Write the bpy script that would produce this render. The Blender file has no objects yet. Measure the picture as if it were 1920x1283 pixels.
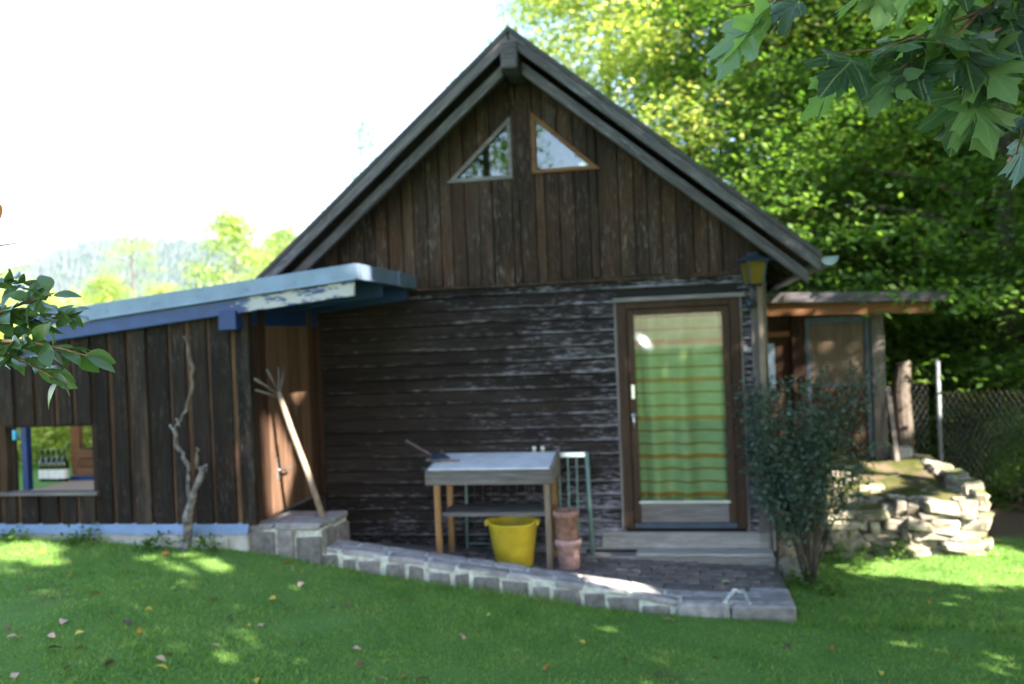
import bpy, math, random
import numpy as np
from mathutils import Vector, Matrix
random.seed(7)
sc = bpy.context.scene
col = sc.collection
R_ = math.radians

# ------------------------------------------------------------------ camera
FPX, YAW, PITCH, ROLL = 1660.0, R_(10.8), R_(-0.2), R_(2.36)
CAM = np.array([1.405, -8.28, 2.0])
_F = np.array([-math.sin(YAW)*math.cos(PITCH), math.cos(YAW)*math.cos(PITCH), math.sin(PITCH)])
_R0 = np.array([math.cos(YAW), math.sin(YAW), 0.0]); _U0 = np.cross(_R0, _F)
_R = _R0*math.cos(ROLL) - _U0*math.sin(ROLL); _U = _R0*math.sin(ROLL) + _U0*math.cos(ROLL)
cam_d = bpy.data.cameras.new('camera'); cam = bpy.data.objects.new('camera', cam_d); col.objects.link(cam)
m = Matrix.Identity(4)
for i in range(3):
    m[i][0] = _R[i]; m[i][1] = _U[i]; m[i][2] = -_F[i]; m[i][3] = CAM[i]
cam.matrix_world = m
cam_d.sensor_width = 36; cam_d.lens = 36*FPX/1920; cam_d.clip_start = 0.05; cam_d.clip_end = 9000
cam_d.dof.use_dof = True; cam_d.dof.focus_distance = 2.6; cam_d.dof.aperture_fstop = 2.2
sc.camera = cam

def ray(q): return _R*(q[0]-960) + _U*(641.5-q[1]) + _F*FPX
def at_y(px, py, y):
    r = ray((px, py)); return Vector(CAM + r*((y-CAM[1])/r[1]))
def at_x(px, py, x):
    r = ray((px, py)); return Vector(CAM + r*((x-CAM[0])/r[0]))
def at_z(px, py, z):
    r = ray((px, py)); return Vector(CAM + r*((z-CAM[2])/r[2]))
def at_d(px, py, d):
    r = ray((px, py)); return Vector(CAM + r*(d/FPX))

# ------------------------------------------------------------------ sky and sun
SUN_EL, SUN_AZ = R_(35), R_(-40)          # azimuth measured from +x towards +y
SUN = Vector((math.cos(SUN_EL)*math.cos(SUN_AZ), math.cos(SUN_EL)*math.sin(SUN_AZ), math.sin(SUN_EL)))
w = bpy.data.worlds.new('World'); sc.world = w; w.use_nodes = True
nt = w.node_tree; bg = nt.nodes['Background']
sky = nt.nodes.new('ShaderNodeTexSky'); sky.sky_type = 'NISHITA'; sky.sun_disc = False
sky.sun_elevation = SUN_EL; sky.sun_rotation = math.pi/2 - SUN_AZ
sky.air_density = 1.0; sky.dust_density = .7; sky.ozone_density = 1.0
nt.links.new(sky.outputs[0], bg.inputs[0]); bg.inputs[1].default_value = 0.10
sun_d = bpy.data.lights.new('sun', 'SUN'); sun_d.energy = 5.0; sun_d.angle = R_(0.5); sun_d.color = (1, .93, .82)
sun = bpy.data.objects.new('sun', sun_d); col.objects.link(sun)
sun.rotation_euler = (-SUN).to_track_quat('-Z', 'Y').to_euler(); sun.location = SUN*40
sc.view_settings.view_transform = 'Standard'; sc.view_settings.look = 'None'
sc.view_settings.exposure = 3.05; sc.view_settings.gamma = 1.0
sc.view_settings.use_curve_mapping = False

# ------------------------------------------------------------------ helpers
class B:
    def __init__(s): s.v = []; s.f = []
    def add(s, vs, fs):
        o = len(s.v); s.v += [tuple(p) for p in vs]; s.f += [tuple(i+o for i in f) for f in fs]; return s
    def box(s, x0, x1, y0, y1, z0, z1):
        return s.add([(x0,y0,z0),(x1,y0,z0),(x1,y1,z0),(x0,y1,z0),(x0,y0,z1),(x1,y0,z1),(x1,y1,z1),(x0,y1,z1)],
                     [(3,2,1,0),(4,5,6,7),(0,1,5,4),(1,2,6,5),(2,3,7,6),(3,0,4,7)])
    def bar(s, a, b, wd, ht, up=(0,0,1)):
        a, b = Vector(a), Vector(b); d = (b-a).normalized(); u = Vector(up); sd = d.cross(u).normalized(); u = sd.cross(d)
        vs = []
        for p in (a, b):
            for i, j in ((-1,-1),(1,-1),(1,1),(-1,1)): vs.append(p + sd*(i*wd/2) + u*(j*ht/2))
        return s.add(vs, [(3,2,1,0),(4,5,6,7),(0,1,5,4),(1,2,6,5),(2,3,7,6),(3,0,4,7)])
    def prism(s, poly, y0, y1):        # polygon in x,z (counter-clockwise seen from -y), extruded along y
        n = len(poly)
        vs = [(x, y0, z) for x, z in poly] + [(x, y1, z) for x, z in poly]
        return s.add(vs, [tuple(range(n)), tuple(range(2*n-1, n-1, -1))] + [((i+1) % n, i, n+i, n+(i+1) % n) for i in range(n)])
    def tube(s, pts, rad, n=8, cap=True):
        pts = [Vector(p) for p in pts]; k = len(pts); vs = []; fs = []
        if not hasattr(rad, '__len__'): rad = [rad]*k
        side = None
        for i, p in enumerate(pts):
            d = (pts[min(i+1, k-1)] - pts[max(i-1, 0)]).normalized()
            if side is None: side = d.orthogonal().normalized()
            side = (side - d*side.dot(d)).normalized(); u = d.cross(side)
            for j in range(n):
                a = 2*math.pi*j/n; vs.append(p + (side*math.cos(a) + u*math.sin(a))*rad[i])
        for i in range(k-1):
            for j in range(n):
                a, b = i*n+j, i*n+(j+1) % n; fs.append((a, b, b+n, a+n))
        if cap: fs += [tuple(range(n-1, -1, -1)), tuple(range((k-1)*n, k*n))]
        return s.add(vs, fs)
    def lathe(s, c, prof, n=24, closed=False):
        vs = []; fs = []; k = len(prof)
        for r, z in prof:
            for j in range(n):
                a = 2*math.pi*j/n; vs.append((c[0]+r*math.cos(a), c[1]+r*math.sin(a), c[2]+z))
        for i in range(k-1):
            for j in range(n):
                a, b = i*n+j, i*n+(j+1) % n; fs.append((a, b, b+n, a+n))
        if closed: fs += [tuple(range(n-1, -1, -1)), tuple(range((k-1)*n, k*n))]
        return s.add(vs, fs)
    def stone(s, c, size, rot=None, jit=.12, cham=.16, rng=random):
        # chamfered, jittered block: 24 points, 44 triangles
        hx, hy, hz = [q/2 for q in size]; ch = cham*min(size)
        idx = {}; vs = []
        for sx in (-1,1):
            for sy in (-1,1):
                for sz in (-1,1):
                    j = Vector((rng.uniform(-jit,jit)*hx, rng.uniform(-jit,jit)*hy, rng.uniform(-jit,jit)*hz))
                    for ax in range(3):
                        p = Vector((sx*(hx-(ch if ax != 0 else 0)), sy*(hy-(ch if ax != 1 else 0)), sz*(hz-(ch if ax != 2 else 0)))) + j
                        idx[(sx,sy,sz,ax)] = len(vs); vs.append(p)
        fs = []
        for ax in range(3):
            o = [i for i in range(3) if i != ax]
            for sg in (-1,1):
                q = []
                for a, b in ((-1,-1),(1,-1),(1,1),(-1,1)):
                    k = [0,0,0]; k[ax] = sg; k[o[0]] = a; k[o[1]] = b; q.append(idx[(*k, ax)])
                fs.append(tuple(q))
        for ax in range(3):           # edge running along ax
            o = [i for i in range(3) if i != ax]
            for a in (-1,1):
                for b in (-1,1):
                    q = []
                    for e, w_ in ((-1,0),(1,0),(1,1),(-1,1)):
                        k = [0,0,0]; k[ax] = e; k[o[0]] = a; k[o[1]] = b; q.append(idx[(*k, o[w_])])
                    fs.append(tuple(q))
        for sx in (-1,1):
            for sy in (-1,1):
                for sz in (-1,1): fs.append(tuple(idx[(sx,sy,sz,a)] for a in range(3)))
        M = rot if rot is not None else Matrix.Identity(3)
        c = Vector(c)
        return s.add([c + M @ p for p in vs], fs)
    def build(s, name, mat, parent=None, smooth=False, bevel=0, recalc=True):
        me = bpy.data.meshes.new(name)
        V = np.array(s.v, dtype=np.float64); lo, hi = V.min(0), V.max(0)
        c = np.array([(lo[0]+hi[0])/2, (lo[1]+hi[1])/2, lo[2]])
        me.from_pydata([tuple(p) for p in (V-c)], [], s.f)
        if recalc:
            import bmesh
            bm = bmesh.new(); bm.from_mesh(me); bmesh.ops.recalc_face_normals(bm, faces=bm.faces); bm.to_mesh(me); bm.free()
        if smooth: me.polygons.foreach_set('use_smooth', [True]*len(me.polygons))
        me.materials.append(mat)
        o = bpy.data.objects.new(name, me); col.objects.link(o)
        o.location = c
        if parent is not None: attach(o, parent)
        if bevel:
            md = o.modifiers.new('bevel', 'BEVEL'); md.width = bevel; md.segments = 2; md.limit_method = 'ANGLE'
        return o
WORLD = {}
def wloc(o):
    l = Vector(o.location)
    if o.parent is not None: l += wloc(o.parent)
    return l
def attach(o, parent):                     # parents carry no rotation
    o.location = Vector(o.location) - wloc(parent); o.parent = parent
def tag(o, label=None, cat=None, group=None, kind=None):
    if label: o['label'] = label
    if cat: o['category'] = cat
    if group: o['group'] = group
    if kind: o['kind'] = kind
    return o
def thing(name, loc, label, cat, group=None):
    o = bpy.data.objects.new(name, None); o.empty_display_size = .1; col.objects.link(o); o.location = loc
    return tag(o, label, cat, group)

def np_mesh(name, V, faces_n, mat, smooth=False):       # V (N*k,3): N separate polygons of k corners
    k = faces_n; N = len(V)//k
    me = bpy.data.meshes.new(name)
    me.vertices.add(len(V)); me.vertices.foreach_set('co', np.asarray(V, dtype=np.float32).ravel())
    me.loops.add(N*k); me.loops.foreach_set('vertex_index', np.arange(N*k, dtype=np.int32))
    me.polygons.add(N); me.polygons.foreach_set('loop_start', np.arange(0, N*k, k, dtype=np.int32))
    me.polygons.foreach_set('loop_total', np.full(N, k, dtype=np.int32))
    me.materials.append(mat); me.update(); me.validate()
    return me

# ------------------------------------------------------------------ materials
def new_mat(name):
    mt = bpy.data.materials.new(name); mt.use_nodes = True; n = mt.node_tree
    for x in list(n.nodes): n.nodes.remove(x)
    out = n.nodes.new('ShaderNodeOutputMaterial'); bs = n.nodes.new('ShaderNodeBsdfPrincipled')
    n.links.new(bs.outputs[0], out.inputs[0])
    return mt, n, bs, out
def N(n, typ, **kw):
    x = n.nodes.new(typ)
    for k, v in kw.items(): setattr(x, k, v)
    return x
TILT = 0.0
def pos(n, scale=(1,1,1)):
    g = N(n, 'ShaderNodeNewGeometry'); mp = N(n, 'ShaderNodeMapping'); mp.inputs['Scale'].default_value = scale
    src = g.outputs['Position']
    if TILT:
        vr = N(n, 'ShaderNodeVectorRotate', rotation_type='Y_AXIS'); vr.inputs['Angle'].default_value = TILT; n.links.new(src, vr.inputs['Vector']); src = vr.outputs[0]
    n.links.new(src, mp.inputs[0]); return mp.outputs[0]
def noise(n, vec, scale, detail=6, rough=.6):
    x = N(n, 'ShaderNodeTexNoise'); x.inputs['Scale'].default_value = scale; x.inputs['Detail'].default_value = detail; x.inputs['Roughness'].default_value = rough
    if vec is not None: n.links.new(vec, x.inputs['Vector'])
    return x.outputs['Fac']
def ramp(n, fac, stops):
    r = N(n, 'ShaderNodeValToRGB'); el = r.color_ramp.elements
    while len(el) > 1: el.remove(el[-1])
    for i, (p, c) in enumerate(stops):
        e = el[0] if i == 0 else el.new(p)
        e.position = p; e.color = (*c, 1) if len(c) == 3 else c
    n.links.new(fac, r.inputs[0]); return r.outputs[0]
def mix(n, fac, a, b, mode='MIX'):
    x = N(n, 'ShaderNodeMix', data_type='RGBA', blend_type=mode)
    for sock, val in ((x.inputs[0], fac), (x.inputs[6], a), (x.inputs[7], b)):
        if hasattr(val, 'links'): n.links.new(val, sock)
        else: sock.default_value = val if not hasattr(val, '__len__') else (*val, 1)
    return x.outputs[2]
def mathn(n, op, a, b=0.0, clamp=False):
    x = N(n, 'ShaderNodeMath', operation=op); x.use_clamp = clamp
    for i, val in enumerate((a, b)):
        if hasattr(val, 'links'): n.links.new(val, x.inputs[i])
        else: x.inputs[i].default_value = val
    return x.outputs[0]
def bump(n, bs, h, strength=.4, dist=.01):
    b = N(n, 'ShaderNodeBump'); b.inputs['Strength'].default_value = strength; b.inputs['Distance'].default_value = dist
    n.links.new(h, b.inputs['Height']); n.links.new(b.outputs[0], bs.inputs['Normal'])
def objrand(n): return N(n, 'ShaderNodeObjectInfo').outputs['Random']

def wood(name, dark, mid, light, grain, pale=None, pale_lo=.58, pale_hi=.72, rough=.8, vary=.55, spec=.13, warm=False):
    mt, n, bs, out = new_mat(name)
    long_, cross = .35, 1.0
    s = [cross]*3; s['xyz'.index(grain)] = .06
    rnd = objrand(n)
    v = pos(n, s); off = N(n, 'ShaderNodeVectorMath', operation='ADD'); cmb = N(n, 'ShaderNodeCombineXYZ')
    for i in range(3): n.links.new(mathn(n, 'MULTIPLY', rnd, 37.0), cmb.inputs[i])
    n.links.new(v, off.inputs[0]); n.links.new(cmb.outputs[0], off.inputs[1]); v = off.outputs[0]
    g = noise(n, v, 55, 8, .65)
    big = noise(n, pos(n, [q if q < 1 else .5 for q in s]), 5.0, 4, .6)
    c = ramp(n, mathn(n, 'ADD', mathn(n, 'MULTIPLY', g, .6), mathn(n, 'MULTIPLY', big, .4)), [(.33, dark), (.5, mid), (.68, light)])
    br = mathn(n, 'ADD', mathn(n, 'MULTIPLY', rnd, vary), 1-vary*.55)
    c = mix(n, 1.0, c, N_col(n, br), 'MULTIPLY')
    if warm:
        wf = N(n, 'ShaderNodeMapRange'); wf.inputs[1].default_value = .48; wf.inputs[2].default_value = .68
        s4 = [1.6]*3; s4['xyz'.index(grain)] = .5
        n.links.new(noise(n, pos(n, s4), 1.7, 5, .65), wf.inputs[0]); c = mix(n, mathn(n, 'MULTIPLY', wf.outputs[0], .8), c, mix(n, 1.0, c, (1.9,1.45,1.15), 'MULTIPLY'))
    if pale:
        s2 = [30.0]*3; s2['xyz'.index(grain)] = 4.0
        st = noise(n, pos(n, s2), 2.4, 6, .7)
        s3 = [3.0]*3; s3['xyz'.index(grain)] = .8
        st = mathn(n, 'ADD', mathn(n, 'MULTIPLY', st, .72), mathn(n, 'MULTIPLY', noise(n, pos(n, s3), 1.6, 4, .6), .28))
        f = N(n, 'ShaderNodeMapRange'); f.inputs[1].default_value = pale_lo; f.inputs[2].default_value = pale_hi
        if name == 'siding_wood':        # boards bleached grey by rain splash near the ground
            sz = N(n, 'ShaderNodeSeparateXYZ'); n.links.new(N(n, 'ShaderNodeNewGeometry').outputs['Position'], sz.inputs[0])
            mz = N(n, 'ShaderNodeMapRange'); mz.inputs[1].default_value = .75; mz.inputs[2].default_value = .05; mz.inputs[3].default_value = 0; mz.inputs[4].default_value = .09
            n.links.new(sz.outputs[2], mz.inputs[0])
            mxx = N(n, 'ShaderNodeMapRange'); mxx.inputs[1].default_value = -1.6; mxx.inputs[2].default_value = 1.2; mxx.inputs[3].default_value = -.07; mxx.inputs[4].default_value = .05
            n.links.new(sz.outputs[0], mxx.inputs[0])
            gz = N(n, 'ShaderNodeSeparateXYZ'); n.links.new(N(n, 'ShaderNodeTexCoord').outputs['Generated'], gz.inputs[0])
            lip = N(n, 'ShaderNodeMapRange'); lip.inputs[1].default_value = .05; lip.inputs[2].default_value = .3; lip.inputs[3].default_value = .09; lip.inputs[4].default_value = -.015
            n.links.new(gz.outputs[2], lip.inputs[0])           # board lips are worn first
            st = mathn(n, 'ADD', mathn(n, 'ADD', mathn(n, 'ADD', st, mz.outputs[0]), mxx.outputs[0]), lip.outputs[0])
        n.links.new(st, f.inputs[0])
        c = mix(n, f.outputs[0], c, pale)
    n.links.new(c, bs.inputs['Base Color']); bs.inputs['Roughness'].default_value = rough
    bs.inputs['Specular IOR Level'].default_value = spec
    bump(n, bs, g, .5, .006)
    return mt
def N_col(n, val):
    x = N(n, 'ShaderNodeCombineColor')
    for i in range(3): n.links.new(val, x.inputs[i])
    return x.outputs[0]
def plain(name, c, rough=.6, metal=0, spec=.4, nscale=8, namt=.25, bmp=.15, bd=.004):
    mt, n, bs, out = new_mat(name)
    f = noise(n, pos(n), nscale, 6, .65)
    lo = tuple(q*(1-namt) for q in c); hi = tuple(min(1, q*(1+namt)) for q in c)
    cc = ramp(n, f, [(.3, lo), (.7, hi)])
    rnd = mathn(n, 'ADD', mathn(n, 'MULTIPLY', objrand(n), namt), 1-namt/2)
    n.links.new(mix(n, 1.0, cc, N_col(n, rnd), 'MULTIPLY'), bs.inputs['Base Color'])
    bs.inputs['Roughness'].default_value = rough; bs.inputs['Metallic'].default_value = metal; bs.inputs['Specular IOR Level'].default_value = spec
    if bmp: bump(n, bs, f, bmp, bd)
    return mt
def leafmat(name, cols, trans=.5, rough=.5, tmul=1.5, spec=.3, nsc=.8, wn=.4, per_object=False):
    mt, n, bs, out = new_mat(name)
    g = N(n, 'ShaderNodeNewGeometry')
    f = mathn(n, 'ADD', mathn(n, 'MULTIPLY', objrand(n) if per_object else g.outputs['Random Per Island'], 1-wn), mathn(n, 'MULTIPLY', noise(n, pos(n), nsc, 3 if nsc < 1 else 5), wn))
    k = len(cols); c = ramp(n, f, [(.2 + .6*i/(k-1), q) for i, q in enumerate(cols)])
    n.links.new(c, bs.inputs['Base Color']); bs.inputs['Roughness'].default_value = rough; bs.inputs['Specular IOR Level'].default_value = spec
    tr = N(n, 'ShaderNodeBsdfTranslucent'); mx = N(n, 'ShaderNodeMixShader'); mx.inputs[0].default_value = trans
    n.links.new(mix(n, 1.0, c, (tmul, tmul*1.05, tmul*.45), 'MULTIPLY'), tr.inputs[0])
    n.links.new(bs.outputs[0], mx.inputs[1]); n.links.new(tr.outputs[0], mx.inputs[2]); n.links.new(mx.outputs[0], out.inputs[0])
    return mt
def glassmat(name, tint=(1,1,1), refl=.06, rough=0.0):
    mt, n, bs, out = new_mat(name)
    tr = N(n, 'ShaderNodeBsdfTransparent'); tr.inputs[0].default_value = (*tint, 1)
    gl = N(n, 'ShaderNodeBsdfGlossy'); gl.inputs['Roughness'].default_value = rough
    lw = N(n, 'ShaderNodeLayerWeight'); lw.inputs[0].default_value = .12
    f = mathn(n, 'ADD', mathn(n, 'MULTIPLY', lw.outputs['Fresnel'], .9), refl, True)
    mx = N(n, 'ShaderNodeMixShader'); n.links.new(f, mx.inputs[0])
    n.links.new(tr.outputs[0], mx.inputs[1]); n.links.new(gl.outputs[0], mx.inputs[2]); n.links.new(mx.outputs[0], out.inputs[0])
    return mt

M = {}
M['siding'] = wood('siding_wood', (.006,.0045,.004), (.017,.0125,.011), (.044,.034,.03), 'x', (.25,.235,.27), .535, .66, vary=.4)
M['gable'] = wood('gable_wood', (.012,.008,.006), (.033,.021,.014), (.072,.048,.031), 'z', (.17,.145,.13), .55, .68, vary=.5, warm=True)
M['annex'] = wood('annex_wood', (.005,.0042,.004), (.018,.0135,.011), (.052,.038,.028), 'z', (.12,.108,.10), .55, .72, vary=.9, warm=True)
M['annex_side'] = wood('annex_side_wood', (.018,.010,.007), (.045,.024,.015), (.08,.045,.029), 'z')
M['annex_strip'] = wood('annex_strip_wood', (.02,.012,.008), (.06,.033,.019), (.13,.075,.042), 'z', vary=1.5)
M['door_plank'] = wood('door_plank_wood', (.045,.024,.015), (.10,.057,.036), (.165,.10,.066), 'z')
M['orange_wood'] = wood('orange_wood', (.15,.06,.025), (.27,.12,.05), (.36,.18,.08), 'z')
M['orange_wood_x'] = wood('orange_wood_x', (.09,.04,.02), (.17,.078,.035), (.25,.125,.06), 'x')
M['grey_wood'] = wood('grey_wood_x', (.07,.06,.055), (.15,.135,.13), (.27,.25,.24), 'x', (.4,.39,.39), .6, .78)
M['grey_wood_z'] = wood('grey_wood_z', (.06,.05,.045), (.14,.12,.11), (.25,.22,.2), 'z', (.36,.33,.31), .6, .78)
for nm_, TILT in (('barge_right', -math.atan(.84)), ('barge_left', math.atan(.84)), ('barge', 0.0)):
    M[nm_] = wood(nm_+'_wood', (.03,.027,.028), (.085,.076,.078), (.2,.185,.19), 'x', (.30,.29,.31), .56, .70, vary=.3)
M['door_wood'] = wood('door_wood', (.03,.018,.012), (.06,.036,.024), (.095,.062,.045), 'z')
M['deck_wood'] = wood('deck_wood', (.11,.10,.095), (.2,.19,.18), (.31,.295,.285), 'x', (.44,.42,.41), .55, .72)
M['leg_wood'] = wood('leg_wood', (.13,.07,.03), (.25,.14,.06), (.36,.22,.11), 'z')
M['pole_wood'] = wood('pole_wood', (.10,.075,.055), (.21,.16,.12), (.33,.27,.21), 'z')
M['dark_in'] = plain('dark_lining', (.012,.010,.009), .9, namt=.3, bmp=0)
M['soffit'] = wood('soffit_wood', (.02,.015,.012), (.045,.034,.027), (.08,.062,.05), 'y')
M['roof'] = plain('roof_shingle', (.05,.045,.045), .85)
M['zinc'] = plain('zinc_sheet', (.16,.215,.30), .5, metal=.5, nscale=3, namt=.2, bmp=.05)
M['blue'] = None
M['gutter'] = plain('gutter_metal', (.20,.27,.33), .4, metal=.5, namt=.2, bmp=0)
M['glass'] = glassmat('window_glass', (.72,.76,.74), .10)
M['door_glass'] = glassmat('door_glass', (.86,.9,.87), .03)
M['steel'] = plain('steel', (.6,.6,.6), .3, metal=.9, namt=.1, bmp=0)
M['iron'] = plain('blue_black_iron', (.035,.05,.075), .45, metal=.3, namt=.3)
M['amber'] = None
M['yellow'] = plain('yellow_plastic', (.52,.385,.03), .5, namt=.22, nscale=6, bmp=.02)
M['terracotta'] = plain('terracotta', (.30,.16,.12), .85, namt=.55, nscale=14)
M['terracotta_pink'] = plain('pink_terracotta', (.32,.19,.175), .85, namt=.5, nscale=14)
M['green_metal'] = plain('green_metal', (.16,.25,.22), .5, metal=.1, namt=.3)
M['rust'] = plain('rusty_metal', (.11,.08,.08), .6, metal=.4, namt=.5, nscale=30)
M['tabletop'] = plain('galvanised_sheet', (.66,.69,.74), .42, metal=.3, nscale=5, namt=.2, bmp=.1)
M['stone'] = plain('grey_stone', (.15,.135,.13), .85, nscale=12, namt=.5, bmp=.6, bd=.01)
M['flag'] = plain('flag_stone', (.22,.2,.2), .75, nscale=9, namt=.45, bmp=.5, bd=.008)
M['mortar'] = plain('pale_mortar', (.42,.42,.37), .95, nscale=22, namt=.45, bmp=.8, bd=.01)
M['concrete'] = plain('concrete', (.3,.285,.27), .9, nscale=9, namt=.3, bmp=.5)
M['paver'] = plain('paver', (.12,.10,.095), .85, nscale=18, namt=.45, bmp=.4)
M['rubble'] = None
M['joint'] = plain('sandy_joint', (.075,.068,.055), .95, nscale=22, namt=.5, bmp=.6)
M['bark'] = plain('bark', (.09,.07,.055), .9, nscale=9, namt=.5, bmp=.9, bd=.03)
M['twig'] = plain('twig_bark', (.15,.085,.05), .8, nscale=30, namt=.4)
M['lichen'] = plain('lichen_bark', (.17,.15,.145), .9, nscale=22, namt=.95, bmp=.9, bd=.012)
M['wire'] = plain('galvanised_wire', (.7,.72,.72), .22, metal=.9, namt=.1, bmp=0)
M['post_steel'] = plain('dull_steel', (.14,.15,.16), .6, metal=.3, namt=.3)
M['white'] = plain('white_paper', (.75,.74,.7), .6, namt=.05, bmp=0)
M['ceramic'] = plain('pale_ceramic', (.7,.68,.6), .25, namt=.1, bmp=0)
M['turquoise'] = plain('turquoise_paint', (.1,.5,.65), .5, namt=.1)
M['orange_wood_y'] = wood('bench_wood', (.3,.17,.09), (.45,.28,.17), (.58,.4,.26), 'x')

def blue_paint():
    mt, n, bs, out = new_mat('flaking_blue_paint')
    v = pos(n, (1.2, 1, 5))
    f = noise(n, v, 3.2, 8, .7)
    g = N(n, 'ShaderNodeNewGeometry'); sx = N(n, 'ShaderNodeSeparateXYZ'); n.links.new(g.outputs['Position'], sx.inputs[0])
    # bare patches on the right half of the board, worn first along its lower edge
    edge = N(n, 'ShaderNodeMapRange'); edge.inputs[1].default_value = -2.35; edge.inputs[2].default_value = -1.9; edge.inputs[3].default_value = -.13; edge.inputs[4].default_value = .12
    n.links.new(sx.outputs[0], edge.inputs[0])
    f2 = mathn(n, 'ADD', f, edge.outputs[0])
    mr = N(n, 'ShaderNodeMapRange'); mr.inputs[1].default_value = .56; mr.inputs[2].default_value = .60; n.links.new(f2, mr.inputs[0])
    base = ramp(n, noise(n, pos(n), 6, 4), [(.3, (.007,.024,.10)), (.7, (.012,.042,.17))])
    n.links.new(mix(n, mr.outputs[0], base, (.33,.33,.34)), bs.inputs['Base Color'])
    bs.inputs['Roughness'].default_value = .45; bump(n, bs, f, .3, .005)
    return mt
M['flaking_blue'] = blue_paint()
M['blue'] = plain('blue_paint', (.008,.028,.12), .45, namt=.2, bmp=.05)
def amber():
    mt, n, bs, out = new_mat('amber_glass')
    bs.inputs['Base Color'].default_value = (.19,.125,.01,1); bs.inputs['Roughness'].default_value = .3
    tr = N(n, 'ShaderNodeBsdfTranslucent'); tr.inputs[0].default_value = (.28,.19,.015,1)
    mx = N(n, 'ShaderNodeMixShader'); mx.inputs[0].default_value = .4
    n.links.new(bs.outputs[0], mx.inputs[1]); n.links.new(tr.outputs[0], mx.inputs[2]); n.links.new(mx.outputs[0], out.inputs[0])
    return mt
M['amber'] = amber()
def rubble():
    mt, n, bs, out = new_mat('field_stone')
    f = noise(n, pos(n), 9, 8, .7); rn = objrand(n)
    c = ramp(n, f, [(.28, (.09,.075,.055)), (.45, (.22,.185,.14)), (.58, (.34,.30,.24)), (.75, (.48,.43,.36))])
    c = mix(n, 1.0, c, N_col(n, mathn(n, 'ADD', mathn(n, 'MULTIPLY', rn, .8), .45)), 'MULTIPLY')
    g = N(n, 'ShaderNodeNewGeometry'); sx = N(n, 'ShaderNodeSeparateXYZ'); n.links.new(g.outputs['Normal'], sx.inputs[0])
    mf = mathn(n, 'MULTIPLY', mathn(n, 'SUBTRACT', noise(n, pos(n), 3.5, 5), .44, True), 6, True)
    mf = mathn(n, 'MULTIPLY', mf, mathn(n, 'MULTIPLY', sx.outputs[2], 1.1, True), True)
    n.links.new(mix(n, mf, c, (.07,.085,.015)), bs.inputs['Base Color']); bs.inputs['Roughness'].default_value = .9
    bump(n, bs, f, .8, .02); return mt
M['rubble'] = rubble()
def ground_mat(name, cols, patch=None, scale=2.5):
    mt, n, bs, out = new_mat(name)
    a = noise(n, pos(n), scale, 8, .7); b = noise(n, pos(n), scale*16, 6, .7)
    c = ramp(n, mathn(n, 'ADD', mathn(n, 'MULTIPLY', a, .5), mathn(n, 'MULTIPLY', b, .5)), [(.3, cols[0]), (.5, cols[1]), (.7, cols[2])])
    if patch:
        f = mathn(n, 'MULTIPLY', mathn(n, 'SUBTRACT', noise(n, pos(n), .9 if scale < 4 else 3.2, 6, .6), .60 if scale < 4 else .5, True), 8, True)
        c = mix(n, f, c, patch)
    if name == 'lawn_ground':             # bare leaf mould under the wood
        g = N(n, 'ShaderNodeNewGeometry'); sx = N(n, 'ShaderNodeSeparateXYZ'); n.links.new(g.outputs['Position'], sx.inputs[0])
        wob = mathn(n, 'MULTIPLY', mathn(n, 'SUBTRACT', noise(n, pos(n), 1.3, 4), .5), 2.0)
        e = mathn(n, 'ADD', mathn(n, 'SUBTRACT', sx.outputs[1], 1.0), wob)
        e2 = mathn(n, 'SUBTRACT', sx.outputs[0], 1.0)
        f = mathn(n, 'MULTIPLY', mathn(n, 'MULTIPLY', e, 2.0, True), mathn(n, 'MULTIPLY', e2, 1.0, True), True)
        c = mix(n, f, c, ramp(n, b, [(.3, (.045,.033,.02)), (.7, (.14,.10,.065))]))
    n.links.new(c, bs.inputs['Base Color']); bs.inputs['Roughness'].default_value = .95; bs.inputs['Specular IOR Level'].default_value = .1
    bump(n, bs, b, .8, .03); return mt
M['lawn'] = ground_mat('lawn_ground', [(.065,.14,.03), (.105,.20,.045), (.15,.24,.06)], (.10,.075,.045))
M['bank'] = ground_mat('bank_ground', [(.02,.03,.008), (.07,.075,.018), (.17,.135,.085)], (.15,.11,.075), 5)
M['hill'] = ground_mat('hill_forest', [(.01,.02,.014), (.02,.036,.022), (.04,.06,.035)], None, .02)
M['conifer'] = leafmat('conifer_green', [(.008,.018,.014), (.016,.032,.022), (.032,.05,.03)], .1)
M['grass'] = leafmat('grass_blade', [(.06,.15,.03), (.115,.235,.045), (.19,.31,.065), (.36,.38,.13)], .45, .5, 1.3, nsc=2.6, wn=.62)
M['beech'] = leafmat('beech_leaf', [(.04,.09,.018), (.065,.135,.026), (.10,.18,.036), (.15,.23,.048)], .55)
M['beech_sunlit'] = leafmat('sunny_leaf', [(.17,.25,.05), (.30,.37,.09), (.44,.47,.14), (.55,.50,.20)], .5)  # sunlight put into the colour: far brighter leaves than the plain beech
M['sunny_pale'] = leafmat('sunny_pale_leaf', [(.13,.21,.06), (.21,.29,.09), (.31,.37,.14), (.40,.40,.19)], .5)  # paler sunlit tone put into the leaf colour of the left trees
M['maple'] = leafmat('maple_leaf', [(.03,.065,.04), (.055,.105,.055), (.10,.175,.08), (.18,.28,.11)], .45, .36, 1.6, .6, wn=.15, per_object=True)
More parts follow.
